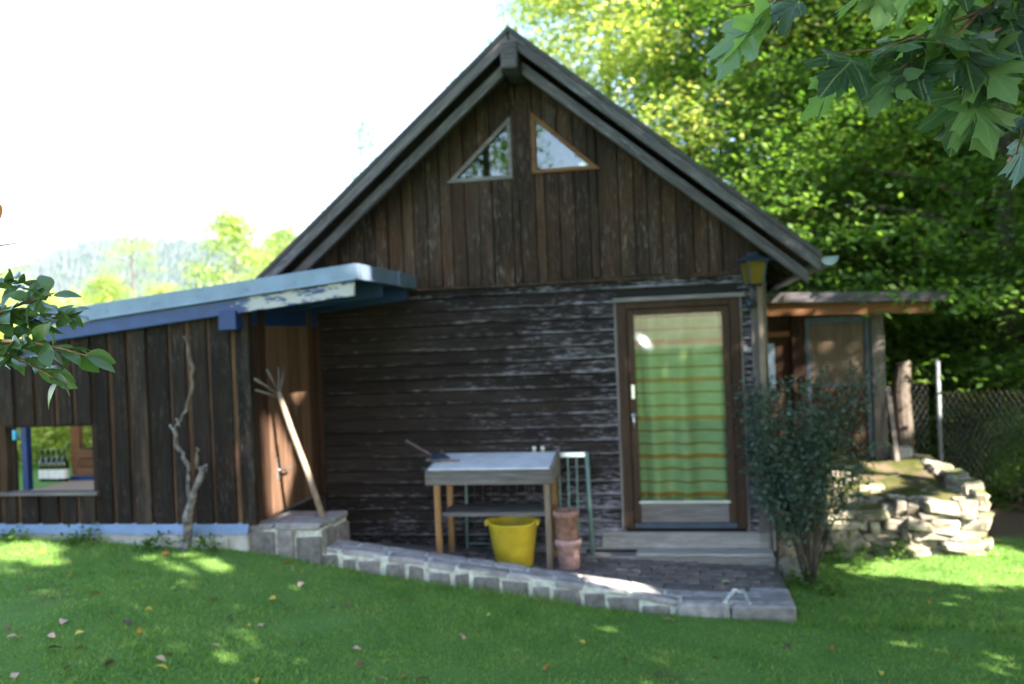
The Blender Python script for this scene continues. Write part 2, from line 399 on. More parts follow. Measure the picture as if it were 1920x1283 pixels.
def veins(mt):
    n = mt.node_tree; tc = N(n, 'ShaderNodeTexCoord'); sx = N(n, 'ShaderNodeSeparateXYZ'); n.links.new(tc.outputs['Object'], sx.inputs[0])
    ax = mathn(n, 'ABSOLUTE', sx.outputs[0]); f = mathn(n, 'LESS_THAN', ax, .012)
    for k, off in ((.95, .03), (.25, .0)):
        dd = mathn(n, 'ABSOLUTE', mathn(n, 'SUBTRACT', mathn(n, 'SUBTRACT', sx.outputs[1], off), mathn(n, 'MULTIPLY', ax, k))); f = mathn(n, 'MAXIMUM', f, mathn(n, 'LESS_THAN', dd, .011))
    rib = mathn(n, 'FRACT', mathn(n, 'MULTIPLY', mathn(n, 'SUBTRACT', sx.outputs[1], mathn(n, 'MULTIPLY', ax, .9)), 7.0)); f = mathn(n, 'MAXIMUM', f, mathn(n, 'MULTIPLY', mathn(n, 'LESS_THAN', rib, .07), .5))
    bs = next(q for q in n.nodes if q.type == 'BSDF_PRINCIPLED'); src = bs.inputs['Base Color'].links[0].from_socket
    c = mix(n, f, src, (.2,.27,.13)); blot = mathn(n, 'GREATER_THAN', noise(n, tc.outputs['Object'], 9, 3), .68); c = mix(n, mathn(n, 'MULTIPLY', blot, .5), c, (.12,.09,.04))
    n.links.new(c, bs.inputs['Base Color']); bump(n, bs, f, .6, .01)
veins(M['maple'])
M['shrub_leaf'] = leafmat('shrub_leaf', [(.035,.075,.025), (.06,.115,.035), (.10,.165,.045)], .35, .3, 1.5, .6)
M['cotoneaster'] = leafmat('cotoneaster_leaf', [(.025,.052,.038), (.05,.088,.062), (.10,.145,.095)], .2, .45, 1.3, .4)
def litter(name, c):
    return leafmat(name, [tuple(q*.7 for q in c), c, tuple(min(1, q*1.25) for q in c)], .2, .7, 1.1)

# ------------------------------------------------------------------ terrain
GX = [-30, -4.6, -2.3, -1.56, -.66, 0, .94, 1.57, 2.15, 4.5, 30]
GZ = [.60, .46, .37, .22, .085, 0, -.10, -.15, -.18, -.21, -.3]
def lawn_z(x, y):
    x = np.asarray(x, float); y = np.asarray(y, float)
    g = np.interp(x, GX, GZ)
    g = g + .045*np.clip(-1.5-y, 0, 7.5)
    g = g + .012*np.sin(1.7*x+.4)*np.sin(1.3*y+1) + .008*np.sin(3.7*x-1.2*y)
    # sunk floor behind the terrace wall
    ty = np.clip((y+1.45)/.12, 0, 1); tx = np.clip((x+np.where(y > -.9, 2.15, 1.6))/.1, 0, 1)*np.clip((2.2-x)/.1, 0, 1)
    t = ty*tx*np.clip((7-y), 0, 1)
    g = g*(1-t) + np.minimum(g, -.26)*t
    far = np.clip((np.hypot(x, y)-40)/400, 0, 1)
    return g*(1-far) - 6*far
def axis(lo, hi, fine_lo, fine_hi, step, growth=1.22):
    a = list(np.arange(fine_lo, fine_hi+1e-6, step)); s = step
    while a[-1] < hi: s *= growth; a.append(a[-1]+s)
    s = step
    while a[0] > lo: s *= growth; a.insert(0, a[0]-s)
    return np.array(a)
def ground():
    xs = axis(-3500, 3500, -6, 6, .09); ys = axis(-400, 4500, -7, 2, .09)
    X, Y = np.meshgrid(xs, ys); Z = lawn_z(X, Y)
    nx, ny = len(xs), len(ys)
    V = np.stack([X, Y, Z], -1).reshape(-1, 3)
    i = np.arange(ny-1)[:, None]*nx + np.arange(nx-1)[None, :]
    F = np.stack([i, i+1, i+nx+1, i+nx], -1).reshape(-1, 4)
    me = bpy.data.meshes.new('ground'); me.from_pydata(V.tolist(), [], F.tolist()); me.materials.append(M['lawn'])
    me.polygons.foreach_set('use_smooth', [True]*len(me.polygons))
    o = bpy.data.objects.new('ground', me); col.objects.link(o); tag(o, kind='structure')
ground()

def hills():
    rng = np.random.default_rng(3)
    def ridge(name, dist, x0, x1, hfun, seed):
        xs = np.linspace(x0, x1, 160); rows = 14
        r = np.random.default_rng(seed); ph = r.uniform(0, 6, 6)
        V = []
        for j in range(rows):
            t = j/(rows-1)
            for x in xs:
                h = hfun(x) * (math.sin(t*math.pi/2)**.9)
                h += (t > 0) * (6*math.sin(x*.021+ph[0]+t*4) + 4*math.sin(x*.047+ph[1]-t*9) + 2.5*math.sin(x*.13+ph[2]+t*23))
                V.append((x, dist + t*500 + 25*math.sin(x*.008+ph[3]), h-8))
        F = [(j*160+i, j*160+i+1, (j+1)*160+i+1, (j+1)*160+i) for j in range(rows-1) for i in range(159)]
        b = B(); b.v = V; b.f = F
        return b.build(name, M['hill'], smooth=True, recalc=True)
    h1 = ridge('hill', 1300, -1500, 600, lambda x: 60+165*math.exp(-((x+1120)/600)**2)+30*math.sin(x*.004), 5)
    tag(h1, kind='structure')
    # the wood on the hill: many small cones, one mass
    n = 9000; r = rng
    me = h1.data; vs = np.array([tuple(v.co) for v in me.vertices]) + np.array(h1.location)
    G = vs.reshape(14, 160, 3)
    u = r.uniform(0, 158.9, n); v = r.uniform(2, 12.9, n)
    i = u.astype(int); j = v.astype(int); fu = (u-i)[:, None]; fv = (v-j)[:, None]
    P = (G[j, i]*(1-fu)+G[j, i+1]*fu)*(1-fv) + (G[j+1, i]*(1-fu)+G[j+1, i+1]*fu)*fv
    H = r.uniform(11, 22, n); W = H*r.uniform(.2, .36, n)
    tri = []
    for k in range(5):
        a0, a1 = 2*math.pi*k/5, 2*math.pi*(k+1)/5
        for a in (a0, a1): tri.append(P + np.stack([W*math.cos(a), W*math.sin(a), -1*np.ones(n)], -1))
        tri.append(P + np.stack([0*W, 0*W, H], -1))
    V = np.stack(tri, 1).reshape(-1, 3)
    me = np_mesh('hill_forest', V, 3, M['conifer']); o = bpy.data.objects.new('hill_forest', me); col.objects.link(o)
    tag(o, 'distant wooded hillside fading into blue haze', 'forest', kind='stuff')
hills()

# ------------------------------------------------------------------ cabin
HW, SPLIT, RIDGE, SL, DEPTH = 2.12, 2.53, 4.60, .84, 5.2
cabin = thing('cabin', (0, DEPTH/2, -.1), 'dark weathered timber cabin with steep gable, glazed door and two triangular windows', 'cabin')
DX0, DX1, DZ0, DZ1 = .86, 1.90, .20, 2.29          # door opening
# horizontal siding, one board each, rounded log-like face
def siding(x0, x1, z0, z1, rng):
    h = z1-z0; tl = rng.uniform(-.004, .004)
    prof = [(0, .0), (-.024+tl, .002), (-.031+tl, .012), (-.026+tl, h*.4), (-.018, h*.8), (-.012, h-.016), (.0, h-.008)]
    b = B(); n = len(prof); segs = [x0 + (x1-x0)*t for t in ((0, .33, .66, 1) if x1-x0 > 1 else (0, 1))]
    for x in segs:
        dz = rng.uniform(-.004, .004)
        for y, z in prof: b.v.append((x, y, z0+z+dz))
    for i in range(len(segs)-1):
        for j in range(n-1):
            a = i*n+j; b.f.append((a, a+n, a+n+1, a+1))
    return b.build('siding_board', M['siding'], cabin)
rng = random.Random(4)
zb = [0.0 + i*(SPLIT+.02)/20 for i in range(21)]
for i in range(20):
    z0, z1 = zb[i], zb[i+1]
    if z1 <= DZ0-.01 or z0 >= DZ1+.01: siding(-HW, HW, z0, z1, rng)
    else:
        siding(-HW, DX0-.02, z0, z1, rng); siding(DX1+.02, HW, z0, z1, rng)
# gable boards with the two window openings
WL = dict(x0=-.70, x1=-.105, zb=3.525, zt=4.075, side='R'); WR = dict(x0=.115, x1=.70, zb=3.555, zt=4.10, side='L')
def hyp(w_, x):
    t = (x-w_['x0'])/(w_['x1']-w_['x0']); t = t if w_['side'] == 'R' else 1-t
    return w_['zb'] + (w_['zt']-w_['zb'])*t
rng = random.Random(9)
brk = [-HW]
while brk[-1] < HW-.2: brk.append(brk[-1]+rng.uniform(.115, .15))
brk[-1] = HW
for e in (WL['x0'], WL['x1'], WR['x0'], WR['x1']):
    k = min(range(1, len(brk)-1), key=lambda i: abs(brk[i]-e)); brk[k] = e
brk = sorted(brk)
rl = lambda x: RIDGE - SL*abs(x) + .03
lining = B()
def gb(poly, yo):
    b = B(); b.prism(poly, -.045-yo, -.018); b.build('gable_board', M['gable'], cabin, bevel=.004)
for a, c in zip(brk[:-1], brk[1:]):
    gap = .005; a2, c2 = a+gap, c-gap; yo = rng.choice((0, 0, .007, .012)); zlo = SPLIT + rng.uniform(-.012, .008)
    if a2 < 0 < c2: a2s = [(a2, 0), (0, c2)]
    tops = lambda l, r: ([(r, rl(r)), (0, rl(0)), (l, rl(l))] if l < 0 < r else [(r, rl(r)), (l, rl(l))])
    wnd = next((q for q in (WL, WR) if a >= q['x0']-.001 and c <= q['x1']+.001), None)
    if wnd is None:
        gb([(a2, zlo), (c2, zlo)] + tops(a2, c2), yo); lining.prism([(a, 2.5), (c, 2.5)] + tops(a, c), 0, .03)
    else:
        gb([(a2, zlo), (c2, zlo), (c2, wnd['zb']), (a2, wnd['zb'])], yo); lining.prism([(a, 2.5), (c, 2.5), (c, wnd['zb']), (a, wnd['zb'])], 0, .03)
        gb([(a2, hyp(wnd, a2)), (c2, hyp(wnd, c2))] + tops(a2, c2), yo); lining.prism([(a, hyp(wnd, a)), (c, hyp(wnd, c))] + tops(a, c), 0, .03)
# wall body: front (around the door), sides, back, floor, loft floor
b = B()
b.box(-HW+.01, DX0, .002, .10, -.02, 2.5); b.box(DX1, HW-.01, .002, .10, -.02, 2.5); b.box(DX0, DX1, .002, .10, DZ1, 2.5); b.box(DX0, DX1, .002, .10, -.02, DZ0)
b.box(-HW+.01, -HW+.09, .102, DEPTH, -.02, 2.8); b.box(HW-.09, HW-.01, .102, DEPTH, -.02, 2.8)
b.prism([(-HW+.01, -.02), (HW-.01, -.02), (HW-.01, 2.8), (0, RIDGE), (-HW+.01, 2.8)], DEPTH+.002, DEPTH+.1)
b.box(-HW+.1, HW-.1, .11, DEPTH, -.02, .03); b.box(-HW+.1, HW-.1, .11, DEPTH, 2.42, 2.49)
b.v += lining.v[:0]
b.build('wall', M['dark_in'], cabin)
lining.build('gable_lining', M['annex_strip'], cabin)
# right side wall siding
for i in range(21):
    z0 = i*.127
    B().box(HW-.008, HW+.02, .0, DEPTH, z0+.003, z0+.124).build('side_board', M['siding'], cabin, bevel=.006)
# drip board under the gable boards
B().box(-HW, HW, -.052, -.03, SPLIT-.035, SPLIT-.004).build('drip_board', M['gable'], cabin, bevel=.005)
# corner boards
B().box(2.03, 2.135, -.06, -.028, .0, 2.5).build('corner_board', M['grey_wood_z'], cabin, bevel=.006)
B().box(2.09, 2.14, -.095, -.061, .9, 2.42).build('corner_batten', M['pole_wood'], cabin, bevel=.008)
B().box(HW+.021, HW+.05, -.055, .06, .0, 2.5).build('corner_board', M['grey_wood_z'], cabin, bevel=.006)
# roof
YF = -.47
def slab(sg, x_in, x_out, t0, t1, y0, y1):        # sloped slab; t0/t1 offset below the outer roof line z = 4.80 - SL*|x|
    zt = lambda x: 4.80 - SL*x
    P = [(sg*x_in, zt(x_in)-t0), (sg*x_out, zt(x_out)-t0), (sg*x_out, zt(x_out)-t1), (sg*x_in, zt(x_in)-t1)]
    return B().prism(P, y0, y1)
roof = slab(1, .0, 2.60, 0, .05, YF-.02, DEPTH+.4).build('roof', M['roof'], cabin)
o = slab(-1, .0, 2.60, 0, .05, YF-.02, DEPTH+.4).build('roof', M['roof'], cabin)
for sg, rf in ((1, roof), (-1, o)):
    slab(sg, .05, 2.56, .052, .095, YF+.05, DEPTH+.3).build('soffit_lining', M['soffit'], rf)
    slab(sg, .0 if sg > 0 else .012, 2.585, .052, .165, YF-.01, YF+.035).build('barge_board', M['barge_right' if sg > 0 else 'barge_left'], rf, bevel=.006)
    slab(sg, .09, 2.50, .22, .335, YF+.10, YF+.17).build('rafter', M['barge_right' if sg > 0 else 'barge_left'], rf, bevel=.008)
    for yy in (.9, 1.8, 2.7, 3.6, 4.5): slab(sg, HW-.1, 2.5, .097, .2, yy, yy+.08).build('rafter_tail', M['soffit'], rf)
b = B(); b.box(-.075, .075, YF-.06, .2, 4.41, 4.66); b.build('ridge_beam', M['barge'], cabin, bevel=.02)
b = B(); b.box(-.06, .07, -.052, -.03, 3.3, 4.26); b.build('king_board', M['gable'], cabin, bevel=.005)
# horizontal shingle courses on the right slope would not show; the gutter does
g = B(); prof = [(math.cos(a)*.075, math.sin(a)*.075) for a in np.linspace(math.pi, 2*math.pi, 9)]
gy0, gy1 = YF+.02, DEPTH+.3; cx, cz = 2.66, 2.585
for yy in (gy0, gy1):
    for dx, dz in prof: g.v.append((cx+dx, yy, cz+dz))
    for dx, dz in reversed(prof): g.v.append((cx+dx*.9, yy, cz+dz*.9))
n2 = 18
g.f += [(i, (i+1) % n2, n2+(i+1) % n2, n2+i) for i in range(n2)]
g.f += [(i, i+1, 16-i, 17-i) for i in range(8)] + [(n2+17-i, n2+16-i, n2+i+1, n2+i) for i in range(8)]
g.build('gutter', M['gutter'], cabin, smooth=False)
B().add([(cx+dx*.95, gy0+.003, cz+dz*.95) for dx, dz in prof] + [(cx+dx*.95, gy0+.008, cz+dz*.95) for dx, dz in prof], [tuple(range(9)), tuple(range(17, 8, -1))] + [(i+1, i, 9+i, 10+i) for i in range(8)]).build('gutter_end', M['gutter'], cabin)
# windows
def tri_window(w_, mat, label):
    s = 1 if w_['side'] == 'R' else -1
    xa, xb = (w_['x0'], w_['x1']) if s > 0 else (w_['x1'], w_['x0'])       # xa thin corner, xb tall side
    A, Bq, Cq = Vector((xa, 0, w_['zb'])), Vector((xb, 0, w_['zb'])), Vector((xb, 0, w_['zt']))
    wroot = None
    def inset(d):
        # inset triangle by d
        out = []; pts = [A, Bq, Cq]; cen = (A+Bq+Cq)/3
        lines = []
        for i in range(3):
            p, q = pts[i], pts[(i+1) % 3]; e = (q-p).normalized(); nn = Vector((-e.z, 0, e.x))
            if (cen-p).dot(nn) < 0: nn = -nn
            lines.append((p+nn*d, e))
        for i in range(3):
            (p1, e1), (p2, e2) = lines[i-1], lines[i]
            den = e1.x*e2.z - e1.z*e2.x; t = ((p2.x-p1.x)*e2.z - (p2.z-p1.z)*e2.x)/den
            out.append(p1+e1*t)
        return out
    O, I = inset(-.014), inset(.024)
    b = B()
    for i in range(3):
        j = (i+1) % 3; q = [O[i], O[j], I[j], I[i]]
        b.add([(p.x, -.068, p.z) for p in q] + [(p.x, .0, p.z) for p in q], [(0,1,2,3), (7,6,5,4), (0,4,5,1), (1,5,6,2), (2,6,7,3), (3,7,4,0)])
    fr = b.build('window', mat, cabin, bevel=.004); fr['label'] = label
    I2 = inset(.018)
    B().add([(p.x, -.030, p.z) for p in I2] + [(p.x, -.022, p.z) for p in I2], [(0,1,2), (5,4,3), (0,3,4,1), (1,4,5,2), (2,5,3,0)]).build('pane', M['glass'], fr)
    return fr
f1 = tri_window(WL, M['grey_wood'], 'triangular window with weathered grey frame')
f2 = tri_window(WR, M['orange_wood_x'], 'triangular window with orange wooden frame')
# door: frame, leaf, glass
d = B(); d.box(DX0-.03, DX0+.055, -.065, .09, DZ0, DZ1); d.box(DX1-.055, DX1+.03, -.065, .09, DZ0, DZ1); d.box(DX0+.056, DX1-.056, -.064, .09, DZ1-.06, DZ1)
door = d.build('door', M['door_wood'], cabin, bevel=.006)
B().box(DX0-.06, DX1+.08, -.09, -.03, DZ1+.004, DZ1+.045).build('lintel_board', M['grey_wood'], door, bevel=.006)
B().box(DX0-.058, DX0-.032, -.058, -.02, DZ0-.02, DZ1).build('casing', M['grey_wood_z'], door, bevel=.004)
B().box(DX1+.032, DX1+.058, -.058, -.02, DZ0-.02, DZ1).build('casing', M['grey_wood_z'], door, bevel=.004)
lx0, lx1 = DX0+.058, DX1-.058
l = B(); l.box(lx0, lx0+.065, -.04, .01, .255, 2.225); l.box(lx1-.065, lx1, -.04, .01, .255, 2.225); l.box(lx0+.066, lx1-.066, -.039, .01, 2.17, 2.225)
l.build('door_leaf', M['door_wood'], door, bevel=.005)
B().box(lx0+.066, lx1-.066, -.042, .01, .255, .43).build('bottom_rail', M['grey_wood'], door, bevel=.006)
B().box(lx0+.05, lx1-.05, -.05, -.01, .432, .452).build('weather_bar', M['steel'], door, bevel=.003)
B().box(lx0+.06, lx1-.06, -.02, -.012, .45, 2.175).build('glass', M['door_glass'], door)
B().box(lx0, lx1, -.05, .05, DZ0+.004, .252).build('threshold', M['iron'], door, bevel=.004)
hd = B(); hd.box(lx0+.018, lx0+.052, -.05, -.041, 1.40, 1.53); hd.build('lock_plate', M['steel'], door, bevel=.004)
hd = B(); hd.lathe((lx0+.03, -.055, 1.235), [(.0,.0),(.02,.003),(.024,.016),(.02,.03),(0,.033)], 12); hd.tube([(lx0+.03,-.045,1.25),(lx0+.03,-.085,1.25),(lx0+.034,-.088,1.2),(lx0+.036,-.088,1.13)], [.011,.011,.011,.009], 8)
hd.build('handle', M['steel'], door, smooth=True)
# boards under the door, step plank
B().box(DX0-.25, HW, -.06, -.031, .02, .17).build('sill_board', M['deck_wood'], cabin, bevel=.008)
b = B(); b.box(.93, 2.13, -.24, -.03, -.012, .02); b.build('step_board', M['deck_wood'], cabin, bevel=.01)
b = B(); b.box(.47, 2.15, -.21, -.032, -.13, -.016); b.build('step_beam', M['deck_wood'], cabin, bevel=.015)
B().box(-HW-.01, .46, -.05, -.002, -.15, -.004).build('base_beam', M['concrete'], cabin)

# curtain behind the glass
def curtain():
    mt, n, bs, out = new_mat('striped_curtain')
    g = N(n, 'ShaderNodeNewGeometry'); sx = N(n, 'ShaderNodeSeparateXYZ'); n.links.new(g.outputs['Position'], sx.inputs[0])
    z = mathn(n, 'SUBTRACT', sx.outputs[2], .315)
    fr = mathn(n, 'FRACT', mathn(n, 'DIVIDE', z, .355))
    def band(c, wd):
        return mathn(n, 'LESS_THAN', mathn(n, 'ABSOLUTE', mathn(n, 'SUBTRACT', fr, c)), wd)
    thick = band(.5, .06); thin = mathn(n, 'MAXIMUM', band(.17, .032), band(.83, .032))
    base = ramp(n, noise(n, pos(n, (1,1,2)), 6, 3), [(.3, (.27,.365,.19)), (.7, (.36,.45,.25))])
    c = mix(n, thin, base, (.25,.20,.07)); c = mix(n, thick, c, (.36,.19,.05))
    n.links.new(c, bs.inputs['Base Color']); bs.inputs['Roughness'].default_value = .9; bs.inputs['Specular IOR Level'].default_value = .05
    b = B(); nx, nz = 90, 14; x0, x1, z0, z1 = lx0+.055, lx1-.03, .40, 2.22
    r = random.Random(2)
    for j in range(nz+1):
        t = j/nz
        for i in range(nx+1):
            s = i/nx
            y = .085 + .042*math.sin(s*20+.9*math.sin(s*5)+.3*t) + .008*math.sin(s*29+2+t*.8) + .012*math.sin(s*7+t*.5)
            b.v.append((x0+(x1-x0)*s, y, z0+(z1-z0)*t + .008*math.sin(s*17+1)))
    b.f = [(j*(nx+1)+i, j*(nx+1)+i+1, (j+1)*(nx+1)+i+1, (j+1)*(nx+1)+i) for j in range(nz) for i in range(nx)]
    o = b.build('curtain', mt, smooth=True, recalc=False)
    md = o.modifiers.new('thick', 'SOLIDIFY'); md.thickness = .002
    tag(o, 'green curtain with orange stripes hanging behind the glazed door', 'curtain')
curtain()

# lantern
lt = thing('wall_lantern', (2.04, -.06, 2.2), 'iron wall lantern with amber glass beside the door', 'lantern')
lx, ly = 2.05, -.26; z0, z1 = 2.395, 2.585
def frus(b, cx, cy, za, zb_, ra, rb, n=4, ph=math.pi/4+.3):
    vs = [(cx+ra*math.cos(ph+2*math.pi*i/n), cy+ra*math.sin(ph+2*math.pi*i/n), za) for i in range(n)] + [(cx+rb*math.cos(ph+2*math.pi*i/n), cy+rb*math.sin(ph+2*math.pi*i/n), zb_) for i in range(n)]
    b.add(vs, [tuple(range(n-1, -1, -1)), tuple(range(n, 2*n))] + [(i, (i+1) % n, n+(i+1) % n, n+i) for i in range(n)])
ph = math.pi/4+.3
for i in range(4):
    a0, a1 = ph+2*math.pi*i/4, ph+2*math.pi*(i+1)/4; ra, rb = .088, .118; e = 2
    q = [(lx+ra*math.cos(a0), ly+ra*math.sin(a0), z0), (lx+ra*math.cos(a1), ly+ra*math.sin(a1), z0), (lx+rb*math.cos(a1), ly+rb*math.sin(a1), z1), (lx+rb*math.cos(a0), ly+rb*math.sin(a0), z1)]
    q2 = [(lx+(p[0]-lx)*.95, ly+(p[1]-ly)*.95, p[2]) for p in q]
    B().add(q+q2, [(0,1,2,3), (7,6,5,4), (0,4,5,1), (1,5,6,2), (2,6,7,3), (3,7,4,0)]).build('glass_panel', M['amber'], lt)
    B().bar((lx+.092*math.cos(a0), ly+.092*math.sin(a0), z0-.005), (lx+.122*math.cos(a0), ly+.122*math.sin(a0), z1+.005), .014, .014, (math.cos(a0+.7), math.sin(a0+.7), 0)).build('bar', M['iron'], lt)
b = B(); frus(b, lx, ly, z1+.003, z1+.014, .175, .18); frus(b, lx, ly, z1+.0141, z1+.055, .172, .07); frus(b, lx, ly, z1+.0551, z1+.085, .06, .05)
b.build('cap', M['iron'], lt, bevel=.004)
b = B(); frus(b, lx, ly, z0-.025, z0-.003, .07, .095); b.build('base', M['iron'], lt, bevel=.003)
b = B(); b.tube([(lx, ly, z0-.02), (lx, ly, z0-.09), (lx-.01, ly+.03, z0-.15), (lx-.015, ly+.1, z0-.17), (lx-.015, -.055, z0-.165)], .011, 8); b.lathe((lx-.015, -.07, z0-.21), [(0,0),(.04,.01),(.045,.05),(.03,.08),(0,.085)], 12)
b.build('bracket', M['iron'], lt, smooth=True)

# ------------------------------------------------------------------ annex (lean-to shed)
AY, AX = -1.52, -2.12
annex = thing('garden_shed', (-3.3, -.3, .4), 'dark plank lean-to shed with blue fascia and metal flat roof', 'shed')
zm = lambda x: 2.52 + .092*(x+1.09)                 # underside of the metal edge
rng = random.Random(12)
wx0, wx1, wz0, wz1 = -4.43, -3.55, .85, 1.425
x = -5.0; xs = [x]
while x < AX-.22:
    x += rng.uniform(.125, .18); xs.append(x); x += rng.uniform(.028, .05); xs.append(x)
xs.append(AX)
for e in (wx0, wx1):
    k = min(range(1, len(xs)-1), key=lambda i: abs(xs[i]-e)); xs[k] = e
for i, (a, c) in enumerate(zip(xs[:-1], xs[1:])):
    yo = .022*((i+1) % 2); g = -.012 if i % 2 else .0; a2, c2 = a+g, c-g; pm = M['annex_strip'] if i % 2 else M['annex']; y0, y1 = AY-.012-yo, AY+.012-yo
    top = (lambda q: zm(q)-.12) if c < -3.86 else (lambda q: zm(q)-.10)
    zlo = .565 + rng.uniform(-.012, .006)
    if a >= wx0-.001 and c <= wx1+.001:
        a2, c2 = max(a2, wx0), min(c2, wx1)
        B().prism([(a2, zlo), (c2, zlo), (c2, wz0), (a2, wz0)], y0, y1).build('plank', pm, annex, bevel=.003)
        B().prism([(a2, wz1), (c2, wz1), (c2, top(c2)), (a2, top(a2))], y0, y1).build('plank', pm, annex, bevel=.003)
    else:
        B().prism([(a2, zlo), (c2, zlo), (c2, top(c2)), (a2, top(a2))], y0, y1).build('plank', pm, annex, bevel=.003)
B().box(wx0-.05, wx1+.05, AY-.075, AY+.06, wz0-.03, wz0-.002).build('window_sill', M['grey_wood'], annex, bevel=.005)
for (a, c) in ((wx0-.001, wx0+.02), (wx1-.02, wx1+.001)):
    B().box(a, c, AY-.008, AY+.07, wz0, wz1).build('window_jamb', M['annex'], annex)
B().box(wx0+.021, wx1-.021, AY-.008, AY+.07, wz1-.02, wz1-.001).build('window_head', M['annex'], annex)
B().box(AX-.012, AX+.05, AY-.045, AY+.03, .56, 2.31).build('corner_post', M['annex'], annex, bevel=.006)
# side wall with a board door
y = AY+.032; k = 0
while y < -.03:
    y2 = min(y+rng.uniform(.10, .16), -.02)
    if y2 > -.07: y2 = -.02
    if y < -1.13 or y > -.37: B().box(AX-.015, AX+.012+.012*(k % 2), y+.002, y2-.002, .56, 2.36).build('plank', M['annex_side'], annex, bevel=.003)
    y = y2; k += 1
B().box(AX-.02, AX+.028, -1.49, -.03, .3, .557).build('sill_beam', M['annex'], annex, bevel=.006)
dr = B(); dr.box(AX-.04, AX-.016, -1.2, -.33, .57, 2.36); dr = dr.build('door', M['annex_side'], annex)
y = -1.19
while y < -.34:
    y2 = min(y+.135, -.335)
    B().box(AX-.014, AX+.022, y+.003, y2-.003, .575, 2.2).build('plank', M['door_plank'], dr, bevel=.004); y = y2
b = B(); b.tube([(AX+.02,-1.06,.94), (AX+.075,-1.06,.94), (AX+.08,-1.03,.935), (AX+.08,-.93,.94)], [.011,.011,.012,.009], 8); b.box(AX+.02, AX+.026, -1.085, -1.035, .86, 1.05)
b.build('handle', M['steel'], dr, smooth=False, bevel=.002)
# roof
def rb(x0, x1, y0, y1, t0, t1):
    return B().add([(x0,y0,zm(x0)+t0),(x1,y0,zm(x1)+t0),(x1,y1,zm(x1)+t0),(x0,y1,zm(x0)+t0),(x0,y0,zm(x0)+t1),(x1,y0,zm(x1)+t1),(x1,y1,zm(x1)+t1),(x0,y1,zm(x0)+t1)],
                   [(3,2,1,0),(4,5,6,7),(0,1,5,4),(1,2,6,5),(2,3,7,6),(3,0,4,7)])
ar = rb(-3.90, -1.10, -1.62, -.055, .09, .12)
ar.v += []; ar = ar.build('roof', M['zinc'], annex)
rb(-3.90, -2.16, -.05, 1.3, .09, .12).build('roof_sheet', M['zinc'], ar)
rb(-3.92, -1.085, -1.655, -1.63, 0, .128).build('front_flashing', M['zinc'], ar, bevel=.004)
rb(-3.92, -1.087, -1.672, -1.656, -.004, .018).build('flashing_lip', M['zinc'], ar, bevel=.004)
rb(-1.097, -1.075, -1.629, -.05, 0, .126).build('end_flashing', M['zinc'], ar, bevel=.004)
rb(-1.0745, -1.066, -.62, -.585, -.004, .13).build('flashing_seam', M['zinc'], ar)
for i in range(7):
    xx = -3.7 + i*.42; B().lathe((xx, 0, 0), [(0,-.004),(.006,-.003),(.008,0)], 8).build('screw', M['zinc'], ar)
    o = col.objects[-1] if False else bpy.data.objects[-1]
scr = [q for q in ar.children if q.name.startswith('screw')]
for i, q in enumerate(scr):
    xx = -3.7 + i*.42; q.rotation_euler = (math.pi/2, 0, 0); q.location = Vector((xx, -1.655, zm(xx)+.05)) - wloc(ar)
rb(-3.88, -1.12, -1.60, -.06, .06, .088).build('soffit', M['blue'], ar)
rb(-3.90, -1.12, -1.632, -1.592, -.125, -.004).build('fascia', M['flaking_blue'], ar, bevel=.005)
for yy in (-.86, -.13): rb(-3.88, -1.16, yy, yy+.07, -.10, .058).build('rafter', M['blue'], ar, bevel=.004)
rb(-3.88, -2.2, .6, .67, -.10, .058).build('rafter', M['blue'], ar, bevel=.004)
pb = at_y(427, 602, -1.66)
B().box(pb.x-.075, pb.x+.075, -1.675, 1.2, pb.z-.075, pb.z+.08).build('beam', M['blue'], annex, bevel=.006)
B().box(-3.95, -3.83, -1.45, 1.2, 1.99, 2.12).build('beam', M['blue'], annex, bevel=.006)
B().box(AX-.02, AX+.02, -1.5, -.06, 2.2, 2.38).build('side_beam', M['blue'], annex)
# base
B().add([(-5.0,AY-.03,.575),(AX-.02,AY-.03,.575),(AX-.02,AY+.02,.575),(-5.0,AY+.02,.575),(-5.0,AY-.075,.49),(AX-.02,AY-.075,.49),(AX-.02,AY+.02,.49),(-5.0,AY+.02,.49)],
        [(0,1,2,3),(7,6,5,4),(4,5,1,0),(5,6,2,1),(6,7,3,2),(7,4,0,3)]).build('base_flashing', M['zinc'], annex, bevel=.004)
b = B(); b.box(-5.0, AX-.03, AY-.05, AY+.1, .1, .486); b.build('plinth', M['concrete'], annex, bevel=.01)
B().box(-5.0, AX-.03, AY+.101, 1.3, .1, .5).build('floor', M['concrete'], annex)
# posts inside, open rear
def px_post(xa, xb, yy, z0, z1, mat, dep=.07):
    a, c = at_y(xa, 850, yy), at_y(xb, 850, yy)
    return B().box(a.x, c.x, yy, yy+dep, z0, z1).build('post', mat, annex, bevel=.005)
px_post(40, 51, -.55, .5, 2.1, M['blue']); px_post(133, 149, .1, .5, 2.1, M['orange_wood']); px_post(620, 640, 1.1, .5, 2.2, M['annex_side'])
B().box(-5.7, -5.2, -.5, -.46, .5, 1.9).build('side_panel', M['annex_side'], annex)
